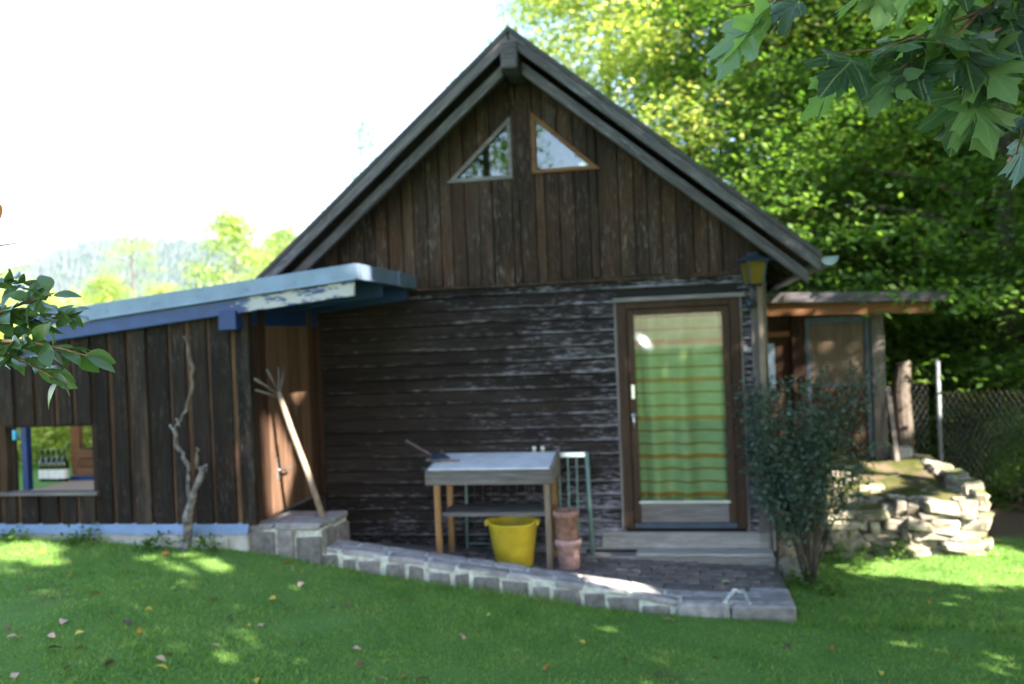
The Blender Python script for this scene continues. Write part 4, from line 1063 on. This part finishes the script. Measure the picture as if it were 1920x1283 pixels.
# the wood to the right, nearest first
wood_trees = [
  (1300, 17, 'beech_a', 'beech_sunlit', 1.12, 'tall sunlit yellow green beech behind the cabin ridge'),
  (1470, 15.5, 'beech_b', 'beech', 1.05, 'green beech rising behind the right roof slope'),
  (1150, 22, 'beech_c', 'beech_sunlit', 1.0, 'pale yellow tree furthest behind the cabin ridge'),
  (1640, 17, 'beech_c', 'beech', 1.0, 'spreading beech behind the outbuilding roof'),
  (1800, 15, 'beech_a', 'beech', 1.0, 'broad green beech above the wire fence'),
  (1895, 12.6, 'beech_b', 'beech', 1.05, 'dark trunked beech growing just beyond the fence'),
  (1990, 14.5, 'beech_c', 'beech', 1.05, 'beech leaning over the far end of the fence'),
  (1560, 22, 'beech_a', 'beech', 1.15, 'deeper wood beech behind the spreading beech'),
  (1740, 24, 'beech_b', 'beech', 1.2, 'tall beech deep in the wood between two nearer trees'),
  (1900, 22, 'beech_c', 'beech', 1.15, 'deep wood beech behind the dark trunked one'),
  (1400, 24, 'beech_c', 'beech', 1.1, 'dark green beech behind the sunlit yellow one'),
  (2090, 20, 'beech_a', 'beech', 1.1, 'beech at the outer edge of the wood'),
  (1680, 31, 'beech_a', 'beech', 1.25, 'farthest beech closing the wood behind the outbuilding'),
  (1860, 31, 'beech_b', 'beech', 1.3, 'farthest beech closing the wood behind the fence'),
]
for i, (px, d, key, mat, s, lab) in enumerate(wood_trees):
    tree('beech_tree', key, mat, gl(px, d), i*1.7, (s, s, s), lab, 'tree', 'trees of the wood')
for i, (px, d, s, lab) in enumerate(((1730, 13.2, 1.0, 'low leafy bush behind the short wooden post'), (1850, 13.6, 1.1, 'low leafy bush behind the chain link fence'), (1960, 13.0, 1.2, 'low leafy bush at the far fence end'), (1800, 17, 1.5, 'tall undergrowth bush between the beech trunks'), (1650, 19, 1.5, 'undergrowth bush behind the outbuilding'), (1920, 17.5, 1.6, 'big undergrowth bush beneath the edge beech'), (1900, 10.6, .5, 'small glossy bush growing in front of the chain link fence'), (1905, 11.9, .8, 'dark bush pressing against the chain link fence'), (1800, 12.4, .75, 'small dark bush behind the grey fence post'))):
    tree('bush', 'bush', 'beech', gl(px, d), i*2.1, (s, s, s), lab, 'bush', 'undergrowth of the wood')
# sunlit trees behind the shed
left = [
  (440, 30, 'wispy', 'sunny_pale', 1.1, 'sunlit loose crowned tree rising left of the cabin roof', 'round_tree'),
  (690, 24, 'thin', 'beech', .84, 'slender tree top peeping over the left roof slope', 'slender_tree'),
  (200, 26, 'round', 'sunny_pale', .6, 'low bright yellow green tree above the shed roof', 'round_tree'),
  (310, 28, 'round', 'sunny_pale', .57, 'second low bright tree above the shed roof, nearer the cabin', 'round_tree'),
  (90, 30, 'round', 'sunny_pale', .58, 'bright tree behind the shed beyond the leafy branch', 'round_tree'),
  (-30, 24, 'round', 'sunny_pale', .56, 'bright tree behind the open end of the shed', 'round_tree'),
  (255, 48, 'thin', 'sunny_pale', 1.0, 'pale slender tree standing before the wooded hill', 'slender_tree'),
  (20, 46, 'thin', 'sunny_pale', .95, 'pale slender tree before the hill near the leafy branch', 'slender_tree'),
  (540, 40, 'round', 'sunny_pale', 1.1, 'sunlit tree half hidden by the cabin roof', 'round_tree'),
]
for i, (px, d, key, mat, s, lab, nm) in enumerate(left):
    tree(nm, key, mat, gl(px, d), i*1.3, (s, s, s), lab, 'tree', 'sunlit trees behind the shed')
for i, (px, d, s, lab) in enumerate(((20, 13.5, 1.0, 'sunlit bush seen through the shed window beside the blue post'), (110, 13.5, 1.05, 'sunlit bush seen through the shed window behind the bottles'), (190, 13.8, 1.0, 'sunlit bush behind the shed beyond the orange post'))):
    tree('bush', 'bush', 'beech_sunlit', gl(px, d), i*2.4, (s, s, s), lab, 'bush', 'bushes behind the shed')

# big garden trees beside and behind the photographer: they shade the lawn and the gable
shafts = [(Vector((-2.12,-1.12,.95)), .38), (at_z(360,1058,.37), .25), (at_z(410,1062,.36), .13), (at_z(300,1050,.38), .12), (at_z(40,1040,.42), .3), (at_z(90,1060,.42), .14), (at_z(10,1075,.42), .1), (at_z(560,1090,.3), .06), (at_z(250,1110,.4), .07), (at_z(180,1060,.4), .08), (Vector((.6,-11.0,1.85)), .4), (Vector((4.15,.6,.1)), .5), (Vector((3.55,.05,-.2)), .38), (Vector((4.3,.0,-.2)), .42), (Vector((5.1,-.2,-.2)), .42), (Vector((2.95,.1,-.2)), .16), (Vector((3.3,.75,.1)), .14), (Vector((2.7,.75,.05)), .12),
          (at_z(1130,1095,-.0), .24), (at_z(1085,1080,.05), .1), (Vector((3.2,1.6,.4)), .35), (Vector((3.9,2.2,.4)), .4), (Vector((2.8,1.3,.3)), .25), (at_z(430,1225,.3), .07), (at_z(350,1215,.3), .06), (at_z(500,1240,.3), .05), (at_z(80,1130,.35), .06), (at_z(1750,1180,.0), .07), (at_z(1600,1140,-.1), .07), (Vector((4.1,3.1,1.1)), .4), (Vector((-1.09,-1.5,2.6)), .16), (Vector((-1.75,-1.2,1.1)), .12)]
SV = np.array(SUN)
def open_shafts(P):
    ok = np.ones(len(P), bool)
    for t, r in shafts:
        q = P - np.array(t); along = q @ SV; dist = np.linalg.norm(q - along[:, None]*SV, axis=1); ok &= ~((dist < r) & (along > 0))
    # leaves inside the camera view are left out, so crowns shade it unseen
    v = P - CAM; z = v @ _F; u = v @ _R; y = v @ _U
    ok &= ~((z > .2) & (np.abs(u) < .66*z + .25) & (y < .46*z + .25) & (y > -.5*z))
    return ok
def shade_tree(name, loc, rx, z0, h, n_cl, seed, label, mat):
    rng = np.random.default_rng(seed); cs = crown_centers(rng, n_cl, rx, rx, z0, h)
    L = np.array(loc)
    V = leaf_cloud(cs+L, 70, .42, .17, rng, .5, .5, .8, open_shafts)-L
    keep = open_shafts(cs+L)
    root = thing(name, loc, label, 'tree')
    me = np_mesh('crown', V, 4, M[mat]); o = bpy.data.objects.new('crown', me); col.objects.link(o); o.parent = root
    t = trunk_mesh(rng, cs[keep], h*.95, .24, 16, .2)
    me = bpy.data.meshes.new('trunk'); me.from_pydata([tuple(p) for p in t.v], [], t.f); me.materials.append(M['bark']); o = bpy.data.objects.new('trunk', me); col.objects.link(o); o.parent = root
    return root
gp_ = lambda x, y: (x, y, float(lawn_z(x, y)))
maple = shade_tree('maple_tree', gp_(5.4,-7.6), 4.3, 3.6, 12.5, 480, 201, 'maple tree whose lobed leaves hang into view over the lawn', 'maple')
shade_tree('garden_tree', gp_(7.4,-5.4), 3.7, 2.0, 14.5, 520, 202, 'broad garden tree shading the cabin gable', 'beech')
shade_tree('garden_tree', gp_(9.0,-11.5), 4.3, 2.2, 14, 420, 203, 'tall garden tree shading the lawn', 'beech')
shade_tree('woodland_tree', gp_(11.5,2.5), 3.4, 1.0, 12, 300, 205, 'woodland tree shading the fence corner', 'beech')
shade_tree('woodland_tree', gp_(12.5,-2.5), 3.2, 2.5, 12, 380, 207, 'woodland tree standing between the garden tree and the fence', 'beech')

shade_tree('garden_tree', gp_(-3.9,-16.5), 2.7, 2.5, 11, 200, 204, 'slim garden tree mirrored in the gable windows', 'beech')

# added dish behind the camera, put in only to make the door glint
dpt = at_y(1208, 640, -.016); dv = (dpt-Vector(CAM)).normalized(); rv = Vector((dv.x, -dv.y, dv.z))
DP = dpt + rv*11.0; nrm_d = (SUN + (dpt-DP).normalized()).normalized()
mirror = thing('glint_mirror', (DP.x, DP.y, float(lawn_z(DP.x, DP.y))), 'unseen polished dish mirrored as a bright glint in the door glass', 'mirror')
Q = nrm_d.to_track_quat('Z', 'Y'); b = B(); RC = 2.2; nr_ = 12
for i in range(nr_+1):
    a_ = .26*i/nr_/RC
    for j in range(32): b.v.append(tuple(DP + Q @ Vector((RC*math.sin(a_)*math.cos(j*math.pi/16), RC*math.sin(a_)*math.sin(j*math.pi/16), RC*(math.cos(a_)-1)))))
b.f = [(i*32+j, i*32+(j+1) % 32, (i+1)*32+(j+1) % 32, (i+1)*32+j) for i in range(nr_) for j in range(32)]
mm, mn, mb, mo = new_mat('polished_metal'); mb.inputs['Metallic'].default_value = 1; mb.inputs['Roughness'].default_value = .11; mb.inputs['Base Color'].default_value = (.85,.85,.85,1)
b.build('reflector', mm, mirror, smooth=True, recalc=False)
bk_ = DP - nrm_d*.06; B().tube([bk_, bk_ - nrm_d*.1, Vector((bk_.x, bk_.y-.1, .1))], .025, 8).build('mast', M['gutter'], mirror)

# maple branch with single lobed leaves
def maple_leaf_mesh(seed):
    r = random.Random(seed)
    half = [(0,.02),(.10,-.07),(.22,-.06),(.36,-.04),(.56,.0),(.47,.09),(.53,.18),(.42,.20),(.33,.26),(.47,.38),(.70,.60),(.55,.585),(.52,.70),(.41,.63),(.33,.60),(.20,.50),(.24,.66),(.31,.80),(.18,.79),(.13,.90),(0,1.08)]
    pts = [(x*r.uniform(.92,1.08), y*r.uniform(.96,1.04)) for x, y in half]
    fold = r.uniform(.1, .4); curl = r.uniform(.15, .5)
    Z = lambda x, y: fold*abs(x)*.6 - curl*(y-.3)**2*.6 - .35*x*x + .03*math.sin(7*x+9*y+seed)
    ring = [(x, y) for x, y in pts] + [(-x*r.uniform(.93,1.07), y) for x, y in reversed(pts[1:-1])]
    inner = [(x*.5, .22+(y-.22)*.5) for x, y in ring]; k = len(ring)
    vs = [(x, y, Z(x, y)) for x, y in ring] + [(x, y, Z(x, y)) for x, y in inner] + [(0, .22, Z(0, .22))]
    fs = [(i, (i+1) % k, k+(i+1) % k, k+i) for i in range(k)] + [(k+i, k+(i+1) % k, 2*k) for i in range(k)]
    me = bpy.data.meshes.new('leaf'); me.from_pydata(vs, [], fs); me.materials.append(M['maple'])
    me.polygons.foreach_set('use_smooth', [True]*len(me.polygons)); return me
LEAVES = [maple_leaf_mesh(i) for i in range(7)]
def ovate_leaf_mesh(seed, mat):
    r = random.Random(seed); vs = []; fs = []; n = 6; curl = r.uniform(.1,.5); fold = r.uniform(.2,.6)
    for i in range(n+1):
        t = i/n; wd = .30*math.sin(math.pi*min(1, t*.97+.02)**.8)
        for sx in (-1, 0, 1): vs.append((sx*wd, t, -curl*(t-.4)**2 + fold*abs(sx)*wd*.5))
    for i in range(n):
        for j in range(2): a = i*3+j; fs.append((a, a+1, a+4, a+3))
    me = bpy.data.meshes.new('leaf'); me.from_pydata(vs, [], fs); me.materials.append(mat)
    me.polygons.foreach_set('use_smooth', [True]*len(me.polygons)); return me
OV = [ovate_leaf_mesh(i, M['shrub_leaf']) for i in range(5)]
def place_leaf(meshes, p, root, d, nrm, size, rng):
    d = d.normalized(); nrm = (nrm - d*nrm.dot(d)).normalized(); s = d.cross(nrm)
    o = bpy.data.objects.new('leaf', rng.choice(meshes)); col.objects.link(o)
    m_ = Matrix((s, d, nrm)).transposed(); o.rotation_mode = 'QUATERNION'; o.rotation_quaternion = m_.to_quaternion(); o.scale = (size,)*3
    o.location = p; attach(o, root)
rng = random.Random(55)
view_right, view_up, view_fwd = Vector(_R), Vector(_U), Vector(_F)
def twig(root, pix, mat, r0=.007, r1=.002):
    pts = [at_d(*q) for q in pix]; b = B(); b.tube(pts, [r0+(r1-r0)*i/(len(pts)-1) for i in range(len(pts))], 6); b.build('twig', mat, root, smooth=True); return pts
def leaf_run(root, pts, n, meshes, size, rng, jit=.05, droop=.8, t0=0.0, out=.5):
    seg = [(pts[i+1]-pts[i]).length for i in range(len(pts)-1)]; tot = sum(seg)
    for k in range(n):
        s = (t0+(1-t0)*(k+rng.random())/n)*tot; i = 0
        while i < len(seg)-1 and s > seg[i]: s -= seg[i]; i += 1
        p = pts[i].lerp(pts[i+1], min(1, s/seg[i])) ; along = (pts[i+1]-pts[i]).normalized()
        d = along*out + Vector((rng.gauss(0,.6), rng.gauss(0,.6), -droop+rng.gauss(0,.35)))
        nrm = Vector((rng.gauss(0,.55), -.35+rng.gauss(0,.55), .8+rng.gauss(0,.3)))
        stem = p + d.normalized()*rng.uniform(.2, 1)*jit
        place_leaf(meshes, stem, root, d, nrm, size*rng.uniform(.75, 1.2), rng)
tw = [
  ([(2250,-260,2.9),(2050,-110,2.5),(1930,-40,2.4),(1840,20,2.3),(1745,60,2.25),(1650,92,2.2),(1570,100,2.2)], 30, .25),
  ([(2050,-110,2.5),(1930,30,2.35),(1850,65,2.3),(1815,110,2.3),(1805,190,2.3)], 24, .25),
  ([(2250,-260,2.9),(2100,40,2.5),(1990,150,2.4),(1925,220,2.35),(1905,290,2.35)], 11, .3),
  ([(2050,-110,2.5),(1850,-90,2.3),(1700,-50,2.2),(1560,-15,2.15),(1460,0,2.1),(1370,15,2.1)], 16, .2),
  ([(1840,20,2.3),(1800,60,2.25),(1740,100,2.25),(1690,125,2.2)], 9, .1),
]
for pix, n, t0 in tw:
    pts = twig(maple, pix, M['twig']); leaf_run(maple, pts, n, LEAVES, .13, rng, .06, .75, t0, .7)
lm = at_d(2250,-260,2.9); B().tube([Vector((5.4,-7.6,3.3)), Vector((4.4,-6.9,3.75)), lm], [.09,.05,.012], 8).build('limb', M['bark'], maple, smooth=True)

shrub = thing('leafy_shrub', gp_(-1.45,-6.25), 'glossy green leafed shrub branch hanging in beside the shed window', 'shrub')
B().tube([Vector(gp_(-1.45,-6.25))-Vector((0,0,.05)), (-1.4,-6.2,1.0), (-1.2,-6.1,1.7), at_d(-160,640,2.9)], [.035,.028,.02,.011], 8).build('stem', M['bark'], shrub, smooth=True)
rng = random.Random(66)
sw = [
  ([(-160,640,2.9),(-40,600,2.9),(40,570,2.85),(100,550,2.8)], 34, .2),
  ([(-160,640,2.9),(-40,640,2.85),(50,640,2.8),(120,655,2.8),(165,668,2.8)], 36, .2),
  ([(-40,640,2.85),(20,665,2.8),(70,690,2.8),(110,715,2.8)], 18, .2),
  ([(-40,600,2.9),(20,590,2.9),(80,600,2.9),(135,590,2.9)], 32, .2),
  ([(-160,640,2.9),(-60,545,2.9),(0,525,2.9),(60,530,2.85)], 24, .25),
  ([(-160,640,2.9),(-60,680,2.9),(-10,660,2.9),(30,640,2.9)], 26, .25),
]
for pix, n, t0 in sw:
    pts = twig(shrub, pix, M['twig'], .008, .0025); leaf_run(shrub, pts, n, OV, .085, rng, .02, .15, t0, .5)
pts = twig(shrub, [(-160,640,2.9),(-70,520,2.9),(-30,465,2.9),(40,455,2.9)], M['twig'], .006, .002)
M['orange_leaf'] = litter('orange_leaf', (.35,.12,.02))
OR = [ovate_leaf_mesh(11, M['orange_leaf'])]
place_leaf(OR, at_d(-4, 380, 2.9), shrub, Vector((0,0,-1)), Vector((.2,-1,.2)), .06, rng)
twig(shrub, [(-70,520,2.9),(-40,430,2.9),(-4,378,2.9)], M['twig'], .005, .002)

# cotoneaster by the door
def cotoneaster():
    r = random.Random(8); nr = np.random.default_rng(8)
    base = Vector((2.42, -.42, float(lawn_z(2.42, -.42))-.03))
    root = thing('cotoneaster_bush', base, 'dense blue green bush with arching twigs beside the door corner', 'bush')
    cs = []; stems = B()
    targets = [(1410,730),(1450,720),(1500,715),(1560,740),(1600,700),(1635,690),(1550,800),(1600,800),(1500,760),(1430,800),(1400,830),(1440,870),(1520,850),(1470,900),(1500,940),(1420,760),(1545,690),(1610,880),(1580,940),(1460,960),(1530,900),(1590,745),(1640,830)]
    targets += [(r.uniform(1400,1545), r.uniform(730,930)) for _ in range(24)]
    for q in targets:
        t = at_y(q[0], q[1], -.42+r.uniform(-.28,.32))
        mid = base.lerp(t, .55) + Vector((r.uniform(-.1,.1), r.uniform(-.1,.1), .12))
        mid.x = base.x + (mid.x-base.x)*.7
        stems.tube([base+Vector((r.uniform(-.05,.05), r.uniform(-.05,.05), 0)), mid, t], [.008,.006,.002], 5)
        for k in range(9):
            s = .45+.55*k/8; p = (base.lerp(mid, s/.55) if s < .55 else mid.lerp(t, (s-.55)/.45)); cs.append(tuple(p))
    stems.build('stem', M['bark'], root, smooth=True)
    V = leaf_cloud(np.array(cs), 34, .06, .04, nr, .9, .2, .55)
    V2 = leaf_cloud(np.array([(2.35+nr.normal(0,.2), -.4+nr.normal(0,.14), .55+.85*nr.uniform()) for _ in range(26)]), 55, .10, .04, nr, .9, .2, .55)
    V = np.concatenate([V, V2])
    me = np_mesh('foliage', V, 4, M['cotoneaster']); o = bpy.data.objects.new('foliage', me); col.objects.link(o); attach(o, root)
cotoneaster()
# weeds at wall feet
def weed(x, y, n, h, label, grp):
    nr = np.random.default_rng(int(abs(x*100+y*31))+1); z = float(lawn_z(x, y))
    root = thing('leafy_weed', (x, y, z), label, 'plant', grp)
    cs = np.stack([nr.normal(x, .06, n), nr.normal(y, .05, n), z+nr.uniform(.02, h, n)], -1)
    V = leaf_cloud(cs, 8, .035, .045, nr, 1, .6, .6)
    me = np_mesh('foliage', V, 4, M['beech']); o = bpy.data.objects.new('foliage', me); col.objects.link(o); attach(o, root)
for x_, y_ in ((2.3,-.6),(2.5,-.75),(2.7,.35),(3.1,.45),(3.35,.5),(2.9,.1),(-2.45,-1.7),(-2.9,-1.72),(-4.2,-1.72),(-3.6,-1.7)):
    weed(x_, y_, 16, .14 if y_ > -1 else .09, 'small leafy weed growing at the foot of the shed' if x_ < 0 else 'small leafy weed growing below the dry stone wall', 'weeds at the shed' if x_ < 0 else 'weeds at the stone wall')

# gnarled dead stem against the shed
vn = thing('gnarled_vine', (-2.66, -1.66, .36), 'gnarled bare vine stem with pale lichen climbing the shed wall', 'vine')
r = random.Random(14)
def gn(pix, rad, yy=-1.66, mat='lichen', name='stem'):
    P = [at_y(px, py, yy - dy) for px, py, dy in pix]; pts = []; rr = []
    for i in range(len(P)-1):
        for k in range(3):
            t = k/3; pts.append(P[i].lerp(P[i+1], t)+Vector((r.uniform(-.012,.012), r.uniform(-.012,.012), 0))); rr.append((rad[i]*(1-t)+rad[i+1]*t)*r.uniform(.55, 1.05))
    pts.append(P[-1]); rr.append(rad[-1])
    B().tube(pts, rr, 9).build(name, M[mat], vn, smooth=True)
gn([(347,1040,0),(352,985,0),(358,945,.02),(372,905,.02),(378,875,.01)], [.055,.045,.038,.036,.03])
gn([(360,945,.0),(352,905,.02),(356,880,.0),(345,858,.02),(332,835,.01),(328,805,.03),(340,785,.02),(352,768,.01)], [.03,.026,.022,.024,.02,.02,.016,.008])
gn([(329,812,.02),(318,797,.03)], [.014,.008], name='snag'); gn([(334,800,.02),(330,785,.04)], [.014,.007], name='snag'); gn([(378,880,.01),(388,872,.02),(386,885,.03)], [.02,.016,.008], name='snag')
gn([(350,775,.0),(358,735,.0),(362,690,.0),(352,655,.0),(345,630,0)], [.016,.02,.018,.016,.01], mat='bark')
gn([(368,880,.0),(370,855,0),(368,840,.01)], [.018,.015,.01], mat='bark', name='snag')

# ------------------------------------------------------------------ grass and fallen leaves
def grass():
    nr = np.random.default_rng(5); n = 330000
    y = -6.0 + 7.2*nr.uniform(0, 1, n)**1.25; x = nr.uniform(-5.6, 7.0, n)
    ok = ~((x > -1.63) & (x < 2.2) & (y > -1.53)) & ~((x < -2.05) & (y > -1.6)) & ~((x < -1.5) & (y > -1.56)) & ~((x > 2.1) & (x < 4.3) & (y > .62))
    edge = x < 1.405-(y+8.28)*1.02-.6; ok &= ~edge; ok &= x < 1.405+(y+8.28)*.55+.8
    bare = np.sin(x*2.3+1.1)*np.sin(y*2.9+.4)+.5*np.sin(5.1*x-2.2*y)
    ok &= ~((bare > 1.05) & (nr.uniform(0, 1, n) < .75))
    x, y = x[ok], y[ok]; n = len(x); z = lawn_z(x, y)-.004
    near_wall = (np.abs(y+1.55) < .1)
    tuft = np.sin(7.3*x+2*np.sin(3.1*y))*np.sin(6.1*y+1.5*np.sin(4.2*x)); h = nr.uniform(.010, .028, n)*(1+.4*np.sin(1.9*x+.7*y)*np.sin(1.1*y)+.55*np.clip(tuft, 0, 1)+.8*(nr.uniform(0, 1, n) > .97))*np.where(near_wall, 2.1, 1); w_ = nr.uniform(.003, .007, n)
    a = nr.uniform(0, 2*math.pi, n); dx, dy = np.cos(a)*w_, np.sin(a)*w_; lean = nr.normal(0, .6, (n, 2))*h[:, None]
    V = np.stack([np.stack([x-dx, y-dy, z], -1), np.stack([x+dx, y+dy, z], -1), np.stack([x+lean[:, 0], y+lean[:, 1], z+h], -1)], 1).reshape(-1, 3)
    me = np_mesh('grass', V, 3, M['grass']); o = bpy.data.objects.new('grass', me); col.objects.link(o); tag(o, 'short green lawn grass in front of the cabin', 'grass', kind='stuff')
grass()
LC = {'brown': (.16,.08,.045), 'orange': (.42,.17,.03), 'yellow': (.5,.36,.06), 'pale pink': (.48,.32,.24), 'dark': (.09,.05,.045), 'pale green': (.34,.4,.14)}
LM = {k: [ovate_leaf_mesh(20+i, litter('fallen_'+k.replace(' ', '_'), c)) for i in range(3)] for k, c in LC.items()}
rng = random.Random(91)
spots = [(38,1202,'pale pink'),(88,1222,'dark'),(103,1200,'pale pink'),(138,1198,'yellow'),(32,1265,'pale pink'),(120,1262,'brown'),(158,1215,'orange'),(115,1173,'pale pink'),(206,1155,'brown'),(284,1142,'yellow'),(168,1115,'orange'),(235,1077,'orange'),(78,1035,'orange'),(318,1042,'orange'),(330,1104,'pale green'),(260,1190,'orange'),(316,1260,'yellow'),(293,1238,'pale pink'),(323,1230,'brown'),(397,1213,'pale pink'),(465,1177,'yellow'),(497,1172,'pale pink'),(545,1145,'brown'),(505,1127,'yellow'),(560,1102,'pale pink'),(480,1276,'yellow'),(661,1220,'pale pink'),(668,1255,'brown'),(715,1277,'pale pink'),(755,1273,'orange'),(763,1128,'orange'),(782,1125,'brown'),(870,1202,'pale pink'),(922,1158,'pale green'),(900,1184,'yellow'),(780,1280,'brown'),(625,1140,'dark'),(655,1135,'brown'),(240,1165,'dark'),(645,1086,'orange'),(532,1058,'orange'),(960,1115,'orange'),(1265,1168,'pale pink'),(1345,1236,'brown'),(1560,1215,'orange'),(1320,1262,'orange'),(1700,1190,'brown'),(1480,1212,'dark'),(1790,1235,'orange'),(1650,1262,'yellow'),(1180,1245,'brown'),(1085,1205,'yellow'),(1020,1262,'orange'),(60,1105,'brown'),(130,1080,'orange'),(410,1125,'brown'),(430,1160,'dark'),(8,1180,'brown'),(215,1245,'dark'),(560,1210,'brown'),(1880,1160,'brown'),(1745,1130,'orange')]
tot = {}
for px, py, k in spots:
    r_ = Vector(ray((px, py))); t = 0
    lo, hi = 2.0/FPX, 14.0/FPX
    for _ in range(40):
        mid = (lo+hi)/2; p = Vector(CAM)+r_*mid
        if p.z > float(lawn_z(p.x, p.y)): lo = mid
        else: hi = mid
    p = Vector(CAM)+r_*lo; p.z = float(lawn_z(p.x, p.y))+.018
    o = bpy.data.objects.new('fallen_leaf', rng.choice(LM[k])); col.objects.link(o); o.location = p; s = rng.uniform(.045, .09); o.scale = (s, s, s*1.6)
    o.rotation_euler = (rng.gauss(0,.35), rng.gauss(0,.35), rng.uniform(0, 6.28))
    tag(o, {'brown': 'brown fallen leaf lying on the green lawn', 'orange': 'orange fallen leaf lying on the green lawn', 'yellow': 'yellow fallen leaf lying on the green lawn', 'pale pink': 'pale pinkish fallen leaf lying on the green lawn', 'dark': 'dark shrivelled fallen leaf lying on the green lawn', 'pale green': 'pale green fallen leaf lying on the green lawn'}[k], 'leaf', k+' fallen leaves on the lawn')
for px, py, k, lab in ((1352,1091,'pale green','pale green fallen leaf lying on the terrace pavers'), (1240,1086,'orange','orange fallen leaf lying on the terrace pavers')):
    p = at_z(px, py, terr_z(1.5)+.012); o = bpy.data.objects.new('fallen_leaf', LM[k][0]); col.objects.link(o); o.location = p; o.scale = (.09,.09,.06); o.rotation_euler = (0, 0, -1.3); tag(o, lab, 'leaf')

# ------------------------------------------------------------------ air
hz, hn, hb, ho = new_mat('haze_air')
hn.nodes.remove(hb); vol = N(hn, 'ShaderNodeVolumePrincipled'); vol.inputs['Color'].default_value = (.78,.88,1,1); vol.inputs['Density'].default_value = .00009; vol.inputs['Anisotropy'].default_value = .2
hn.links.new(vol.outputs[0], ho.inputs['Volume'])
o = B().box(-4200, 4200, -600, 5200, -12, 330).build('haze', hz); tag(o, 'pale blue haze over the far hills', 'haze', kind='stuff')
